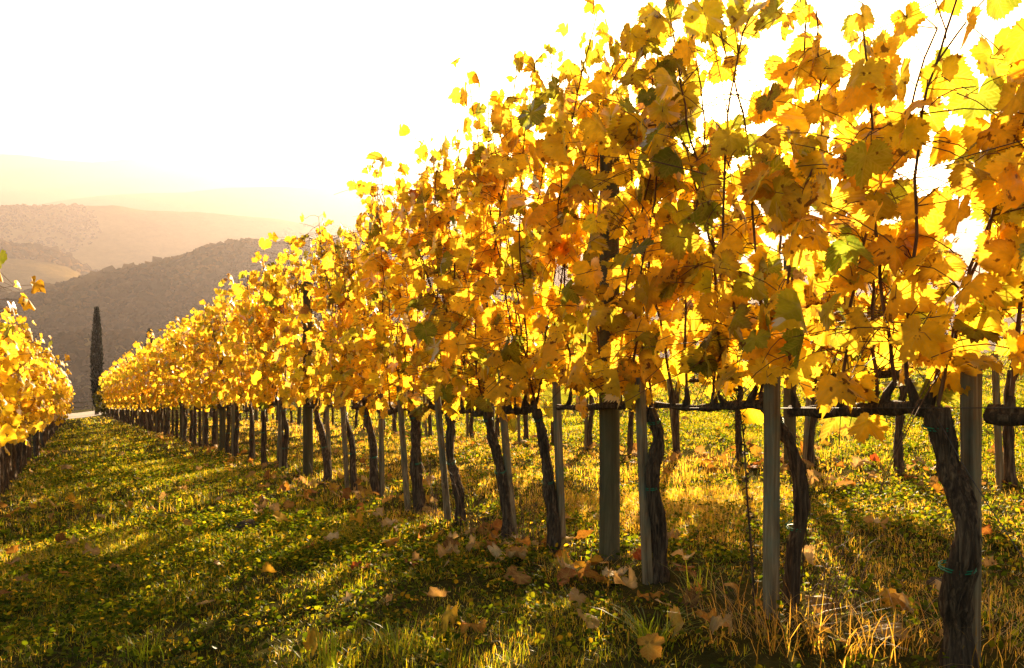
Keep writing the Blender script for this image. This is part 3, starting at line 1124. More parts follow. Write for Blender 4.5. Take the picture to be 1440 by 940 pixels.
rv = np.random.default_rng(77)
mid_u = [402, 386, 371, 353, 334]
mid_lab = ['crooked vine with forked foot left of the second round post', 'thin vine two trunks left of the second round post', 'slanting vine three trunks left of the second round post',
           'curved slim vine four trunks left of the second round post', 'dark vine just right of the third round post']
tm = [t_of(u) for u in mid_u]
ROW_END = 52.0
t = tm[-1] + 0.66
while t < ROW_END:
    tm.append(t)
    t += 0.68 + rv.normal(0, 0.03)
for k, t in enumerate(tm):
    near_end = t > ROW_END - 3.2
    v = from_proto(proto_mid[k % 6] if t < 21 else (proto_end[k % 2] if near_end else proto_far[k % 5]))
    put(v, ROW_X + rv.normal(0, 0.02), t, rz=0.06 * rv.standard_normal(), sc=(1, 1.04, rv.uniform(0.97, 1.045)))
    if k < len(mid_lab):
        tag(v, mid_lab[k], 'grapevine', G_MAIN)
    elif near_end:
        tag(v, 'darker green leaved vine at the far end of the main row beside the cypress', 'grapevine', 'green vines closing the main row')
    else:
        tag(v, 'golden vine of the main row, among those beyond the third round post', 'grapevine', 'vines of the main row beyond the third post')
    if t < 30 and k % 4 != 2:
        add_stake(ROW_X + 0.05 * (1 if k % 2 else -1), t + 0.04, 'small stake in the main row left of the second round post', 'far stakes of the main row', k)

tl = 5.0
k = 0
while tl < 50:
    v = from_proto(proto_left[k % 4] if tl < 17 else proto_left_far[k % 4])
    put(v, LEFT_X + 0.012 * (tl - 8) + rv.normal(0, 0.03), tl, rz=(0 if k % 3 else math.pi) + 0.08 * rv.standard_normal(), sc=(1.0, 1.04, rv.uniform(0.94, 1.05)))
    tag(v, 'bright yellow vine in the row along the left edge', 'grapevine', 'vines of the left row')
    tl += 0.70
    k += 1

tb = 0.9
k = 0
while tb < 40:
    v = from_proto(proto_back[k % 4])
    put(v, ROW2_X + rv.normal(0, 0.03), tb, rz=(0 if k % 2 else math.pi) + 0.08 * rv.standard_normal(), sc=(1, 1.04, rv.uniform(0.93, 1.03)))
    tag(v, 'vine of the row behind, seen under and through the main row', 'grapevine', 'vines of the row behind')
    if k % 2 == 0 and tb < 16:
        add_stake(ROW2_X - 0.05, tb + 0.03, 'stake in the row behind, seen under the main row', 'stakes of the row behind', k)
    tb += 0.70
    k += 1


# ------------------------------------------------------------------ round posts
def make_post(h, r, seed):
    mb = MB()
    z = np.concatenate([[-0.15], np.linspace(0, h - 0.02, 14), [h - 0.006, h]])
    rr_ = np.full(len(z), r) * (1.04 - 0.05 * np.linspace(0, 1, len(z)))
    rr_[-2] *= 0.96
    rr_[-1] *= 0.86
    q = np.random.default_rng(seed)
    pts = np.stack([q.normal(0, .0015, len(z)), q.normal(0, .0015, len(z)), z], 1)
    tube(mb, pts, rr_, 28, rough=0.02, seed=seed)
    return mb.mesh('round_post', MAT_POST)


t1, t2 = t_of(838), t_of(433)
post_me = [make_post(1.96, 0.047, 5), make_post(1.98, 0.049, 6)]
post_me[0].name = 'post'
tp_list = [(ROW_X + 0.08, t1, 'thick round wooden post standing foremost in the main row'), (ROW_X, t2, 'second round wooden post of the main row, near the crooked vine'),
           (ROW_X, t_of(313), 'third round post of the main row, further towards the cypress')]
dpost = t2 - t1
tt = t_of(313) + dpost
while tt < ROW_END:
    tp_list.append((ROW_X, tt, 'far round post of the main row, among trunks beyond the third post'))
    tt += dpost
for tt in np.arange(7.0, 50, dpost):
    tp_list.append((LEFT_X, tt, 'post hidden among the yellow leaves of the left row'))
for tt in np.arange(3.9, 32, dpost):
    tp_list.append((ROW2_X, tt, 'post of the row behind, seen under the main row'))
for i, (x, t, lab) in enumerate(tp_list):
    o = link('round_post', post_me[i % 2])
    put(o, x, t, rz=i * 1.7, sc=(1, 1, 0.86 if x == ROW2_X else 1))
    tag(o, lab, 'post', 'round posts carrying the trellis')

# ------------------------------------------------------------------ trellis wires
def wire(x, h, t0, t1_, label, r=0.0016):
    ts = np.linspace(t0, t1_, 60)
    mb = MB()
    pts = np.stack([np.full(60, x), ts, SL * x + h - 0.012 * np.abs(np.sin(ts / dpost * math.pi))], 1)
    tube(mb, to_world(pts), r, 5)
    o = link('trellis_wire', mb.mesh('trellis_wire', MAT_WIRE))
    tag(o, label, 'wire', 'trellis wires')


wire(ROW_X - 0.03, 0.745, -1, ROW_END, 'lowest trellis wire of the main row, along the cordons')
wire(ROW_X - 0.065, 1.0, -1, ROW_END, 'near wire of the lower pair, just above the stakes of the main row')
wire(ROW_X + 0.065, 1.02, -1, ROW_END, 'far wire of the lower pair, behind the canes of the main row')
wire(ROW_X - 0.065, 1.42, -1, ROW_END, 'near wire of the middle pair, through the main row leaves')
wire(ROW_X + 0.065, 1.44, -1, ROW_END, 'far wire of the middle pair, through the main row leaves')
wire(ROW_X, 1.9, -1, ROW_END, 'top wire near the crown of the main row')
wire(ROW2_X, 0.75, 0, 40, 'cordon wire of the row behind')

# ------------------------------------------------------------------ ground cover
def ground_at(px, py):
    """where the line of sight through a pixel of the photograph meets the slope (slope frame)"""
    d = ray_local(px, py)
    k = 0.002
    for _ in range(40):
        p = CAM_L + d * k
        dz = p.z - float(gz(p.x, p.y))
        k += dz / (-d.z + 25) * 0.9
    p = CAM_L + d * k
    return p.x, p.y


def scatter(n, d0, d1, r_, side=1.22, pad=0.9, power=1.0):
    """points of the slope in front of the camera between two depths"""
    dep = (d0 ** (2 * power) + r_.random(n) * (d1 ** (2 * power) - d0 ** (2 * power))) ** (1 / (2 * power))
    lat = (r_.random(n) * 2 - 1) * (dep * 0.692 * side + pad)
    x = dep * cam_fwd.x + lat * cam_right.x
    y = dep * cam_fwd.y + lat * cam_right.y
    return x, y, dep


def near_row(x):
    """1 at the foot of a vine row, 0 between rows"""
    return np.maximum(np.exp(-((x - ROW_X) / 0.36) ** 2), np.maximum(np.exp(-((x - ROW2_X) / 0.36) ** 2), np.exp(-((x - LEFT_X) / 0.4) ** 2)))


GRASS_COL = np.array([(0.13, 0.18, 0.011), (0.20, 0.22, 0.015), (0.085, 0.135, 0.009), (0.33, 0.27, 0.03)])
STRAW = np.array([(0.34, 0.25, 0.09), (0.24, 0.16, 0.06), (0.42, 0.33, 0.14)])


def blades(mb, B, H, W, bend, az, tint, seg, r_):
    """grass blades: foot B (n,3), height H, width W, forward bend, azimuth"""
    n = len(B)
    c, s = np.cos(az), np.sin(az)
    dirv = np.stack([c, s, np.zeros(n)], 1)
    side = np.stack([-s, c, np.zeros(n)], 1)
    fr = [0.0, 0.4, 0.75, 1.0] if seg == 3 else [0.0, 0.55, 1.0]
    vs = []
    for f in fr:
        ctr = B + dirv * (bend * f ** 1.8 * H)[:, None] + np.array([0, 0, 1.0]) * (H * (f - 0.32 * np.clip(bend, 0, 1.6) * f ** 2.2))[:, None]
        if f < 1:
            w = (W * 0.5 * (1 - 0.55 * f))[:, None]
            vs += [ctr - side * w, ctr + side * w]
        else:
            vs.append(ctr)
    V = np.stack(vs, 1)
    k = V.shape[1]
    off = (np.arange(n) * k)[:, None]
    quads = [np.array([[2 * i, 2 * i + 1, 2 * i + 3, 2 * i + 2]]) + off for i in range(seg - 1)]
    tri = np.array([[2 * seg - 2, 2 * seg - 1, 2 * seg]]) + off
    mb.add(V.reshape(-1, 3), tri=tri, quad=np.concatenate(quads), col=np.repeat(tint, k, 0))


def lawn(mb, n_tuft, d0, d1, per, h, w, seg, r_, keep=None, power=1.0):
    x, y, dep = scatter(n_tuft, d0, d1, r_, power=power)
    den = fbm(x * 0.9, y * 0.9, 21, 3)
    pr = np.clip((den - 0.25) * 3.0, 0.35, 1) * (1 - 0.72 * near_row(x))
    ok = r_.random(len(x)) < pr
    if keep is not None:
        ok &= keep(x, y)
    x, y, den = x[ok], y[ok], den[ok]
    cnt = r_.poisson(per, len(x)) + 1
    idx = np.repeat(np.arange(len(x)), cnt)
    n = len(idx)
    bx = x[idx] + r_.normal(0, 0.022, n)
    by = y[idx] + r_.normal(0, 0.022, n)
    B = np.stack([bx, by, gz(bx, by) - 0.012], 1)
    tall = np.clip(0.65 + (fbm(x * 2.1, y * 2.1, 33, 2) - 0.3) * 1.6, 0.5, 1.7)[idx]
    H = h * r_.uniform(0.45, 1.25, n) * tall
    tint = GRASS_COL[r_.integers(0, 4, n)] * r_.uniform(0.75, 1.25, (n, 1))
    st = r_.random(n) < (0.13 + 0.35 * near_row(bx) + 0.5 * ((bx > 2.6) & (bx < 4.8)))  # extra straw between the rows: dry grass, and sunlit-band brightness put into the colour
    tint[st] = STRAW[r_.integers(0, 3, st.sum())]
    az = np.repeat(r_.random(len(x)) * 6.28, cnt) + r_.normal(0, 1.3, n)
    blades(mb, B, H, w * r_.uniform(0.7, 1.3, n), np.abs(r_.normal(0.55, 0.45, n)), az, tint, seg, r_)


rg = np.random.default_rng(303)
mbg = MB()
lawn(mbg, 40000, 1.3, 5.2, 8, 0.066, 0.0028, 3, rg)
lawn(mbg, 42000, 5.0, 11, 7, 0.08, 0.0042, 2, rg)
lawn(mbg, 32000, 10.5, 26, 6, 0.10, 0.008, 2, rg, power=0.8)
lawn(mbg, 24000, 24, 64, 4, 0.12, 0.022, 2, rg, keep=lambda x, y: (x > -1.6) & (x < 3.2) & (y < 57), power=0.7)
for b in range(len(mbg.v)):
    mbg.v[b] = to_world(mbg.v[b]).astype(np.float32)
tag(link('grass', mbg.mesh('grass', MAT_GRASS)), kind='stuff')

# clover and other low broad leaves between the grass
WEED_COL = np.array([(0.055, 0.088, 0.007), (0.034, 0.06, 0.005), (0.10, 0.12, 0.010), (0.24, 0.18, 0.02)])


def weeds(mb, n_plant, d0, d1, per, size, r_, power=1.0, h=0.06, keep=None):
    x, y, dep = scatter(n_plant, d0, d1, r_, power=power)
    den = fbm(x * 1.1 + 40, y * 1.1, 55, 3)
    ok = r_.random(len(x)) < np.clip((den - 0.33) * 4.0, 0.25, 1) * (1 - 0.72 * near_row(x)) * np.where((x > 2.6) & (x < 4.8), 0.35, 1.0)
    if keep is not None:
        ok &= keep(x, y)
    x, y = x[ok], y[ok]
    cnt = r_.poisson(per, len(x)) + 2
    idx = np.repeat(np.arange(len(x)), cnt)
    n = len(idx)
    rr_ = 0.05 * np.sqrt(r_.random(n)) * 1.2
    a = r_.random(n) * 6.28
    bx = x[idx] + rr_ * np.cos(a)
    by = y[idx] + rr_ * np.sin(a)
    hp = (h * r_.uniform(0.4, 1.3, len(x)))[idx]
    z = gz(bx, by) + hp * r_.uniform(0.25, 1.0, n) * (1 - 6 * rr_)
    P = np.stack([bx, by, z], 1)
    az = a + r_.normal(0, 0.8, n)
    D = unit(np.stack([np.cos(az), np.sin(az), r_.normal(0.1, 0.45, n)], 1))
    Sd = unit(np.cross(D, np.array([0, 0, 1.0]) + 0.5 * r_.standard_normal((n, 3))))
    Up = np.cross(Sd, D)
    L = size * r_.uniform(0.6, 1.4, n)[:, None]
    wd = L * 0.36
    V = np.stack([P, P + D * L * 0.35 + Sd * wd + Up * L * 0.1, P + D * L * 0.78 + Sd * wd * 0.75 + Up * L * 0.06, P + D * L, P + D * L * 0.78 - Sd * wd * 0.75 + Up * L * 0.06,
                  P + D * L * 0.35 - Sd * wd + Up * L * 0.1, P + D * L * 0.5], 1)
    t = np.array([(0, 1, 6), (1, 2, 6), (2, 3, 6), (3, 4, 6), (4, 5, 6), (5, 0, 6)])
    off = (np.arange(n) * 7)[:, None, None]
    tint = WEED_COL[r_.choice(4, n, p=[.35, .3, .25, .1])] * r_.uniform(0.75, 1.3, (n, 1))
    mb.add(V.reshape(-1, 3), tri=(t[None] + off).reshape(-1, 3), col=np.repeat(tint, 7, 0))


mbw = MB()
weeds(mbw, 17000, 1.3, 5.5, 10, 0.021, rg)
weeds(mbw, 20000, 5, 12, 8, 0.028, rg)
weeds(mbw, 12000, 11, 30, 7, 0.045, rg, power=0.8)
for b in range(len(mbw.v)):
    mbw.v[b] = to_world(mbw.v[b]).astype(np.float32)
tag(link('ground_weeds', mbw.mesh('ground_weeds', MAT_GRASS)), kind='stuff')

# leaf litter too small and too much to count
rl = np.random.default_rng(404)
mbl = MB()
xs_, ys_, ts_ = [], [], []
for n_, a_, b_, pw in ((1600, 2.2, 7, 1.0), (3500, 6, 20, 0.9), (2200, 18, 50, 0.7)):
    x, y, dep = scatter(n_, a_, b_, rl, power=pw)
    ok = rl.random(n_) < 0.05 + 0.9 * near_row(x + 0.15)
    xs_.append(x[ok]); ys_.append(y[ok])
x = np.concatenate(xs_)
y = np.concatenate(ys_)
n = len(x)
P = np.stack([x, y, gz(x, y) + rl.uniform(0.015, 0.06, n)], 1)
Zv = unit(np.array([0, 0, 1.0]) + 0.55 * rl.standard_normal((n, 3)))
Yv = unit(np.cross(Zv, rl.standard_normal((n, 3))))
Xv = np.cross(Yv, Zv)
DEADC = np.array([(0.46, 0.28, 0.12), (0.56, 0.38, 0.2), (0.34, 0.18, 0.06), (0.55, 0.26, 0.04), (0.36, 0.12, 0.04), (0.62, 0.38, 0.05)])
stamp(mbl, TPL[1], P, Xv, Yv, Zv, rl.uniform(0.05, 0.095, n), DEADC[rl.integers(0, 6, n)] * rl.uniform(0.7, 1.1, (n, 1)), np.full(n, 0.4), rl)
mbl.v = [to_world(v).astype(np.float32) for v in mbl.v]
tag(link('leaf_litter', mbl.mesh('leaf_litter', MAT_DEAD)), kind='stuff')

# ------------------------------------------------------------------ single fallen leaves
TAN, PALE, ORANGE, RED, BROWN, YEL = (0.54, 0.34, 0.15), (0.70, 0.50, 0.28), (0.58, 0.25, 0.04), (0.5, 0.10, 0.03), (0.24, 0.12, 0.05), (0.66, 0.40, 0.04)
fallen = [
    (858, 830, 0.15, PALE, 'upright pale crinkled dead leaf at the foot of the round post'),
    (880, 850, 0.17, TAN, 'large spotted tan dead leaf lying below the pale upright one'),
    (905, 858, 0.09, ORANGE, 'small orange brown leaf tucked against the large spotted tan leaf'),
    (628, 800, 0.16, TAN, 'long rolled tan leaf at the near side of the leaf patch left of the post'),
    (636, 788, 0.13, BROWN, 'dark brown leaf lying above the long rolled tan leaf'),
    (665, 785, 0.13, PALE, 'pale pointed dead leaf between the rolled tan leaf and the post'),
    (695, 790, 0.13, PALE, 'light dead leaf with raised edge left of the round post'),
    (722, 797, 0.15, TAN, 'broad tan leaf nearest to the left of the round post'),
    (738, 782, 0.12, ORANGE, 'amber leaf standing behind the broad tan leaf'),
    (800, 818, 0.13, PALE, 'pale folded leaf just in front of the round post'),
    (788, 805, 0.12, ORANGE, 'orange leaf beside the pale folded leaf near the round post'),
    (962, 805, 0.15, PALE, 'pale leaf lying right of the dark vine beside the leaning stake'),
    (948, 775, 0.15, TAN, 'round tan leaf behind the pale leaf near the leaning stake'),
    (902, 803, 0.10, RED, 'reddish leaf at the left of the leaning stake foot'),
    (616, 862, 0.13, TAN, 'lone tan leaf in the dark weeds at the bottom centre'),
    (632, 886, 0.13, YEL, 'curled yellow leaf below the lone tan leaf'),
    (660, 905, 0.14, ORANGE, 'amber crumpled leaf at the bottom centre of the picture'),
    (500, 812, 0.09, RED, 'small bright red orange leaf in the foreground grass'),
    (512, 812, 0.08, ORANGE, 'orange leaf touching the small bright red one'),
    (375, 822, 0.12, YEL, 'yellow leaf sunk in grass left of the red orange leaf'),
    (488, 858, 0.09, PALE, 'small cream leaf in foreground grass below the red orange one'),
    (440, 938, 0.15, YEL, 'yellow leaf cut by the bottom edge of the picture'),
    (386, 732, 0.15, PALE, 'pale curved leaf right of the dark clod'),
    (366, 728, 0.16, TAN, 'tan leaf between the dark clod and the pale curved leaf'),
    (372, 712, 0.14, BROWN, 'brown curled leaf above the dark clod'),
    (468, 768, 0.14, PALE, 'pale leaf halfway between clod and rolled tan leaf'),
    (545, 755, 0.15, PALE, 'cream leaf below the straight dark vine with one tie'),
    (436, 716, 0.17, ORANGE, 'orange leaf standing near the second round post'),
    (500, 748, 0.15, YEL, 'golden leaf in the litter below the slim vine'),
    (126, 790, 0.14, TAN, 'tan leaf in the left foreground grass, right of a pair'),
    (104, 777, 0.13, PALE, 'pale rolled leaf of the pair at left'),
    (86, 775, 0.13, BROWN, 'brown leaf beside the pale rolled leaf at left'),
    (100, 712, 0.13, YEL, 'yellow leaf alone in the alley grass at left'),
    (96, 664, 0.2, PALE, 'pale leaf far down the alley'),
    (1016, 905, 0.16, TAN, 'large tan leaf at the bottom between leaning stake and square stake'),
    (996, 898, 0.12, ORANGE, 'orange leaf next to the large tan bottom leaf'),
    (970, 872, 0.13, BROWN, 'brown drooping leaf left of the dead weed stalk'),
    (1130, 802, 0.14, PALE, 'pale leaf right of the square stake'),
    (1236, 757, 0.16, TAN, 'big tan leaf in the sunlit grass before the row behind'),
    (1208, 672, 0.2, PALE, 'grey pale leaf at the foot of a stake in the row behind'),
    (1230, 660, 0.12, RED, 'bright red leaf beside a stake in the row behind'),
    (1132, 646, 0.2, ORANGE, 'big rust orange leaf seen right of the square stake'),
    (1326, 842, 0.10, PALE, 'small pale leaf left of the S bent trunk'),
    (1140, 690, 0.17, TAN, 'flat tan leaf in sunlit grass right of the square stake'),
]
dead_me = []
for k in range(9):
    dead_me.append(k)


def dead_leaf(px, py, size, col, k, stand=0.0):
    r_ = np.random.default_rng(7000 + k)
    V, tri, quad, uv, edge = TPL_DEAD[k % 9]
    mb = MB()
    c = np.clip(np.array(col) * r_.uniform(0.85, 1.1), 0, 1)
    cc = c[None] * (1 - 0.35 * np.clip((edge - 0.7) / 0.3, 0, 1)[:, None]) * (1 + 0.1 * r_.standard_normal((len(V), 1)))
    U = uv.copy()
    U[:, 2] = k * 3.3
    mb.add(V * size * 0.54, tri, quad, cc, U)
    p0 = V[1:4].mean(0) * 0
    tube(mb, [(0, 0, 0), (0.01, -0.025, 0.012), (0.0, -0.055, 0.006)], [0.0016, 0.0012, 0.001], 4, col=c * 0.6)
    o = link('fallen_leaf', mb.mesh('fallen_leaf', MAT_DEAD))
    if px is not None:
        x_, y_ = ground_at(px, py)
    return o, r_


for k, (px, py, sz, col, lab) in enumerate(fallen):
    o, r_ = dead_leaf(px, py, sz, col, k)
    x_, y_ = ground_at(px, py)
    dep = x_ * cam_fwd.x + y_ * cam_fwd.y
    put(o, x_, y_, float(gz(x_, y_)) + sz * 0.34 + 0.02, rz=r_.random() * 6.28, rx=r_.normal(0.15, 0.28), ry=r_.normal(0, 0.28))
    tag(o, lab, 'fallen leaf', 'dead vine leaves lying on the ground')
k = 100
rf = np.random.default_rng(9)
for i in range(620):
    x, y, dep = (float(q[0]) for q in scatter(1, 2.6, 13, rf, side=0.98, pad=0))
    if rf.random() > 0.12 + near_row(np.array([x + 0.2]))[0]:
        continue
    o, r_ = dead_leaf(None, None, rf.uniform(0.07, 0.125), (TAN, PALE, PALE, BROWN, TAN, ORANGE)[i % 6], k)
    put(o, x, y, float(gz(x, y)) + rf.uniform(0.03, 0.055), rz=r_.random() * 6.28, rx=r_.normal(0.0, 0.35), ry=r_.normal(0, 0.35))
    tag(o, 'small dead vine leaf scattered among grass and litter along the rows', 'fallen leaf', 'small scattered dead leaves')
    k += 1

# ------------------------------------------------------------------ clod, tufts, dry stems
def lump(name, px, py, size, label, cat, seed, m=MAT_STONE, flat=0.62):
    r_ = np.random.default_rng(seed)
    V = BV.copy()
    V = V * (1 + 0.28 * (r_.random((len(V), 1)) - 0.5) * 2)
    V *= np.array([1, 0.75, flat]) * size
    mb = MB()
    mb.add(V, BF)
    o = link(name, mb.mesh(name, m, smooth=False))
    x_, y_ = ground_at(px, py)
    put(o, x_, y_, float(gz(x_, y_)) + size * flat * 0.45, rz=r_.random() * 6)
    bev = o.modifiers.new('bevel', 'BEVEL')
    bev.width = size * 0.12
    bev.segments = 2
    tag(o, label, cat)


lump('soil_clod', 347, 746, 0.075, 'dark clod of soil in the grass beside two pale leaves', 'clod', 1)
lump('soil_clod', 322, 745, 0.04, 'small dark clod left of the larger one', 'clod', 2)
lump('soil_clod', 1320, 830, 0.05, 'brown lump of earth at the foot of the S bent trunk', 'clod', 3)


def tuft(name, px, py, n, h, w, tintset, label, cat, group, seed, bend=0.5, spread=0.03, xy=None, matl=None):
    r_ = np.random.default_rng(seed)
    mb = MB()
    B = np.stack([r_.normal(0, spread, n), r_.normal(0, spread, n), np.full(n, -0.015)], 1)
    az = np.arctan2(B[:, 1], B[:, 0]) + r_.normal(0, 0.6, n)
    T = np.array(tintset)[r_.integers(0, len(tintset), n)] * r_.uniform(0.8, 1.2, (n, 1))
    blades(mb, B, h * r_.uniform(0.5, 1.15, n), np.full(n, w), np.abs(r_.normal(bend, 0.3, n)), az, T, 3, r_)
    o = link(name, mb.mesh(name, matl or MAT_GRASS))
    x_, y_ = xy or ground_at(px, py)
    put(o, x_, y_)
    tag(o, label, cat, group)


GG = [(0.13, 0.19, 0.02), (0.10, 0.16, 0.02), (0.17, 0.21, 0.03)]
tuft('grass_tuft', 918, 905, 60, 0.17, 0.006, GG, 'bright green grass tuft fanning out left of the leaning stake foot', 'grass tuft', None, 21, bend=0.7)
tuft('grass_tuft', 985, 830, 22, 0.16, 0.005, GG, 'small green tuft right of the leaning stake', 'grass tuft', None, 22)
tuft('grass_tuft', 470, 950, 34, 0.19, 0.006, GG, 'upright grass tuft at the bottom edge, next to the cut yellow leaf', 'grass tuft', None, 23, bend=0.35)
tuft('grass_tuft', 205, 925, 40, 0.15, 0.005, GG, 'grass tuft in the left bottom corner', 'grass tuft', None, 24)
tuft('grass_tuft', 560, 925, 30, 0.16, 0.005, GG, 'loose grass tuft between the two amber leaves at the bottom', 'grass tuft', None, 25)
DD = [(0.26, 0.17, 0.07), (0.18, 0.11, 0.045), (0.34, 0.25, 0.11), (0.12, 0.09, 0.03)]
dry = [(1085, 905, 'dry brown grass clump at the foot of the square stake'), (1140, 900, 'dry grass clump right of the square stake foot'),
       (1190, 915, 'dry grass clump between square stake and S bent trunk'), (1260, 905, 'dry clump left of the S bent trunk foot'),
       (1040, 870, 'dry clump at the foot of the dead weed stalk'), (1390, 925, 'dry clump right of the S bent trunk foot'),
       (745, 775, 'straw coloured clump left of the slanting vine beside the round post'), (560, 730, 'straw coloured clump below the broad pale stake'),
       (690, 745, 'straw coloured clump at the thin slanting vine'), (830, 815, 'dry clump around the round post foot')]
for k, (px, py, lab) in enumerate(dry):
    tuft('dry_grass_clump', px, py, 60 if k < 6 else 40, 0.2 if k < 6 else 0.16, 0.0032, DD, lab, 'dry grass', 'dry grass clumps along the main row', 300 + k, bend=0.75, spread=0.085)


def wisps(px, py, n, h, label, seed, lean=(0.0, 0.0)):
    r_ = np.random.default_rng(seed)
    mb = MB()
    for i in range(n):
        a = r_.random() * 6.28
        L = h * r_.uniform(0.5, 1.1)
        dv = np.array([math.cos(a) * 0.28 + lean[0], math.sin(a) * 0.45 + lean[1], 0]) * L
        p = np.array([r_.normal(0, .05), r_.normal(0, .07), -0.01])
        pts = smooth_path([p, p + dv * 0.3 + (0, 0, L * 0.45), p + dv * 0.75 + (0, 0, L * 0.78), p + dv * 1.2 + (0, 0, L * r_.uniform(0.7, 0.95))], 9)
        tube(mb, pts, np.linspace(0.0018, 0.0008, 9), 4, cap=False)
        if r_.random() < 0.5:
            q = pts[5]
            tube(mb, smooth_path([q, q + dv * 0.2 + r_.normal(0, .03, 3) + (0, 0, .05), q + dv * 0.35 + r_.normal(0, .05, 3) + (0, 0, .08)], 5), np.linspace(0.0012, 0.0006, 5), 3, cap=False)
    o = link('dry_weed', mb.mesh('dry_weed', MAT_CANE))
    x_, y_ = ground_at(px, py)
    put(o, x_, y_)
    tag(o, label, 'dry weed', 'wispy dry weeds between the trunks')


wisps(672, 752, 20, 0.5, 'wispy brown weed between the second and third vine left of the round post', 31)
wisps(745, 772, 14, 0.4, 'wispy brown weed left of the slanting vine beside the round post', 32)
wisps(612, 735, 12, 0.45, 'wispy weed between the broad pale stake and its left neighbour', 33)
wisps(1150, 880, 16, 0.34, 'thin dry stems right of the square stake foot', 34)
wisps(420, 690, 8, 0.3, 'thin stems near the second round post', 35)

# the tall dead stalk left of the square stake
r_ = np.random.default_rng(66)
bx_, by_ = ground_at(1062, 868)
mb = MB()
st = smooth_path([(0, 0, -0.02), (0.0, 0.015, 0.2), (0.01, 0.045, 0.42), (0.01, 0.06, 0.62), (0.0, 0.085, 0.78)], 26)
tube(mb, st, np.linspace(0.0045, 0.002, 26), 6)
for i in range(150):
    p = st[r_.integers(3, 26)] + r_.normal(0, 0.009, 3)
    d = unit(r_.standard_normal(3)) * 0.012
    e = unit(np.cross(d, r_.standard_normal(3))) * 0.004
    mb.add([p - d, p + e, p + d, p - e], quad=[(0, 1, 2, 3)])
o = link('dead_weed_stalk', mb.mesh('dead_weed_stalk', MAT_BARK))
put(o, bx_, by_)
tag(o, 'tall thin dark dead weed stalk standing left of the pale square stake', 'weed stalk')

# a cane hanging from the gnarled vine out of the picture, in wire material
t0_, t3_ = t_of(1335), t_of(1450)
mb = MB()
tube(mb, smooth_path([(0, 0, 0), (-0.02, (t3_ - t0_) * 0.5, -0.16), (-0.06, (t3_ - t0_) * 1.25, -0.36)], 14), 0.0014, 5)
o = link('hanging_cane', mb.mesh('hanging_cane', MAT_WIRE))
put(o, ROW_X - 0.06, t0_, SL * ROW_X + 0.705)
tag(o, 'thin dark cane hanging from the gnarled vine head to the right edge', 'wire')


# ------------------------------------------------------------------ cypresses
def cypress(px, depth, ytop, width, label, seed):
    r_ = np.random.default_rng(seed)
    d = ray_local(px, 560)
    p = CAM_L + d * (depth / F)
    x_, y_ = p.x, p.y
    zb = float(gz(x_, y_))
    ztop = EYE + (570 - ytop) * depth / F
    H = ztop - zb
    root = empty('cypress_tree')
    mb = MB()
    tube(mb, [(0, 0, -0.4), (0.02, 0, H * 0.3), (0, 0, H * 0.9)], [0.16, 0.12, 0.02], 8, rough=0.1)
    link('trunk', mb.mesh('trunk', MAT_BARK), root)
    mb = MB()
    n = 9000
    f = r_.random(n) ** 0.8
    prof = lambda q: np.interp(q, [0, .05, .12, .3, .55, .75, .9, 1], [.25, .55, .8, 1, .95, .68, .34, .03])
    a = r_.random(n) * 6.28
    lob = 1 + 0.16 * (vnoise(a * 1.6, f * 9, seed) - 0.5) * 2 + 0.12 * r_.standard_normal(n)
    rr_ = width * 0.5 * prof(f) * np.sqrt(r_.uniform(0.35, 1, n)) * lob
    P = np.stack([rr_ * np.cos(a), rr_ * np.sin(a), 0.5 + f * (H - 0.5)], 1)
    D = unit(np.stack([np.cos(a) * 0.35, np.sin(a) * 0.35, np.ones(n)], 1) + 0.22 * r_.standard_normal((n, 3)))
    Sd = unit(np.cross(D, r_.standard_normal((n, 3))))
    L = r_.uniform(0.12, 0.32, n)[:, None]
    V = np.stack([P, P + D * L * 0.5 + Sd * L * 0.22, P + D * L, P + D * L * 0.5 - Sd * L * 0.22], 1)
    off = (np.arange(n) * 4)[:, None]
    tint = np.array([(0.010, 0.012, 0.005)]) * r_.uniform(0.6, 1.6, (n, 1))
    mb.add(V.reshape(-1, 3), quad=np.array([[0, 1, 2, 3]]) + off, col=np.repeat(tint, 4, 0))
    link('crown', mb.mesh('crown', MAT_DARKLEAF, smooth=False), root)
    put(root, x_, y_, zb)
    tag(root, label, 'cypress')


cypress(136, 57, 436, 0.66, 'tall slim dark cypress rising at the far end of the rows', 5)
cypress(210, 64, 466, 0.7, 'small cypress with only its tip showing above the main row', 6)

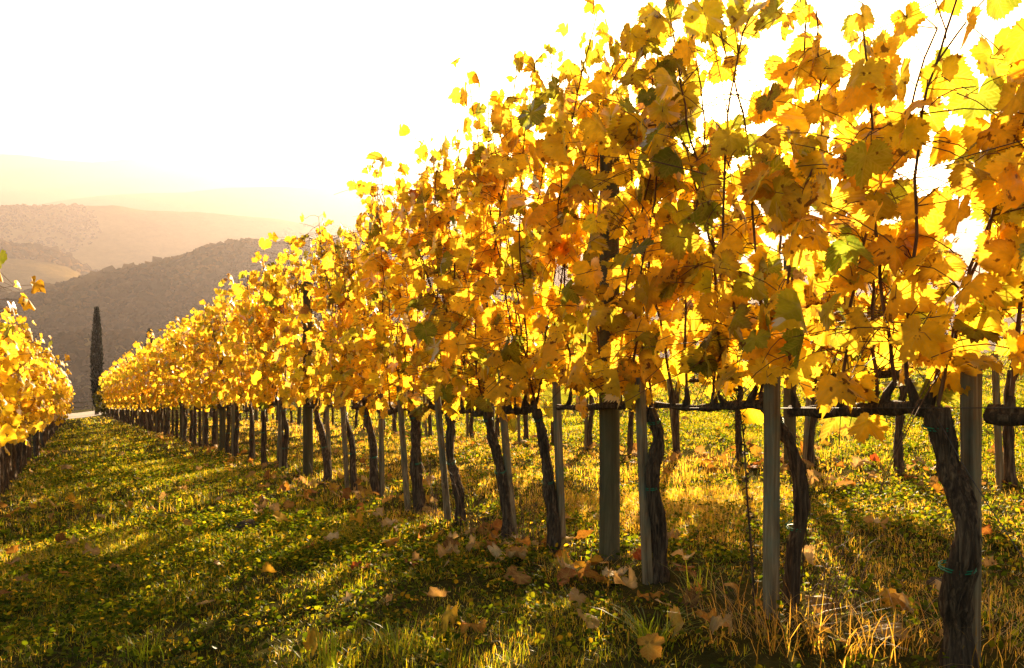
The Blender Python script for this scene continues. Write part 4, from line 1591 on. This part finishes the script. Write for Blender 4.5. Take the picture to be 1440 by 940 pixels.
# ------------------------------------------------------------------ fence beyond the track
root = empty('wooden_fence')
fx0, fx1 = -9.0, 14.0
fy = 97.0
xs = np.arange(fx0, fx1 + 0.1, 2.3)
for i, xx in enumerate(xs):
    zz = float(gz(xx, fy))
    mb = MB()
    tube(mb, [(xx, fy, zz - 0.2), (xx, fy, zz + 0.6), (xx + 0.02, fy, zz + 1.3)], [0.09, 0.085, 0.08], 8, rough=0.05, seed=i)
    link('post', mb.mesh('post', MAT_POST), root)
for h in (0.62, 1.15):
    for a, b in zip(xs[:-1], xs[1:]):
        mb = MB()
        tube(mb, [(a - 0.05, fy - 0.1, float(gz(a, fy)) + h), ((a + b) / 2, fy - 0.1, (float(gz(a, fy)) + float(gz(b, fy))) / 2 + h - 0.02), (b + 0.05, fy - 0.1, float(gz(b, fy)) + h)], 0.055, 6, rough=0.06)
        link('rail', mb.mesh('rail', MAT_POST), root)
root.matrix_world = M.copy()
tag(root, 'low wooden post and rail fence beyond the pale track', 'fence')

# ------------------------------------------------------------------ the dark bush closing the row beside the cypress
r_ = np.random.default_rng(88)
root = empty('shrub')
mb = MB()
for k in range(5):
    a_ = k * 1.3
    tube(mb, smooth_path([(0, 0, -0.1), (0.12 * math.cos(a_), 0.12 * math.sin(a_), 0.5), (0.4 * math.cos(a_), 0.4 * math.sin(a_), 1.2)], 6), np.linspace(0.025, 0.008, 6), 5)
link('stem', mb.mesh('stem', MAT_BARK), root)
n = 900
u_ = unit(r_.standard_normal((n, 3)))
P = u_ * (r_.uniform(0.35, 1.0, (n, 1)) ** 0.5) * np.array([0.7, 0.75, 0.95]) * (1 + 0.25 * (vnoise(u_[:, 0] * 3 + 5, u_[:, 2] * 3, 4)[:, None] - 0.5)) + np.array([0, 0, 1.0])
P = P[P[:, 2] > 0.05]
n = len(P)
Zv = unit(P - np.array([0, 0, 0.8]) + 0.6 * r_.standard_normal((n, 3)))
Yv = unit(np.cross(Zv, r_.standard_normal((n, 3))))
tc = np.array([(0.05, 0.06, 0.012), (0.08, 0.08, 0.015), (0.16, 0.13, 0.02)])[r_.choice(3, n, p=[.5, .35, .15])]
mb = MB()
stamp(mb, TPL[2], P, np.cross(Yv, Zv), Yv, Zv, r_.uniform(0.08, 0.14, n), tc, np.full(n, 0.1), r_)
link('foliage', mb.mesh('foliage', MAT_LEAF), root)
put(root, ROW_X - 0.05, ROW_END + 1.2)
tag(root, 'dark green bush at the far end of the main row, right of the tall cypress', 'shrub')
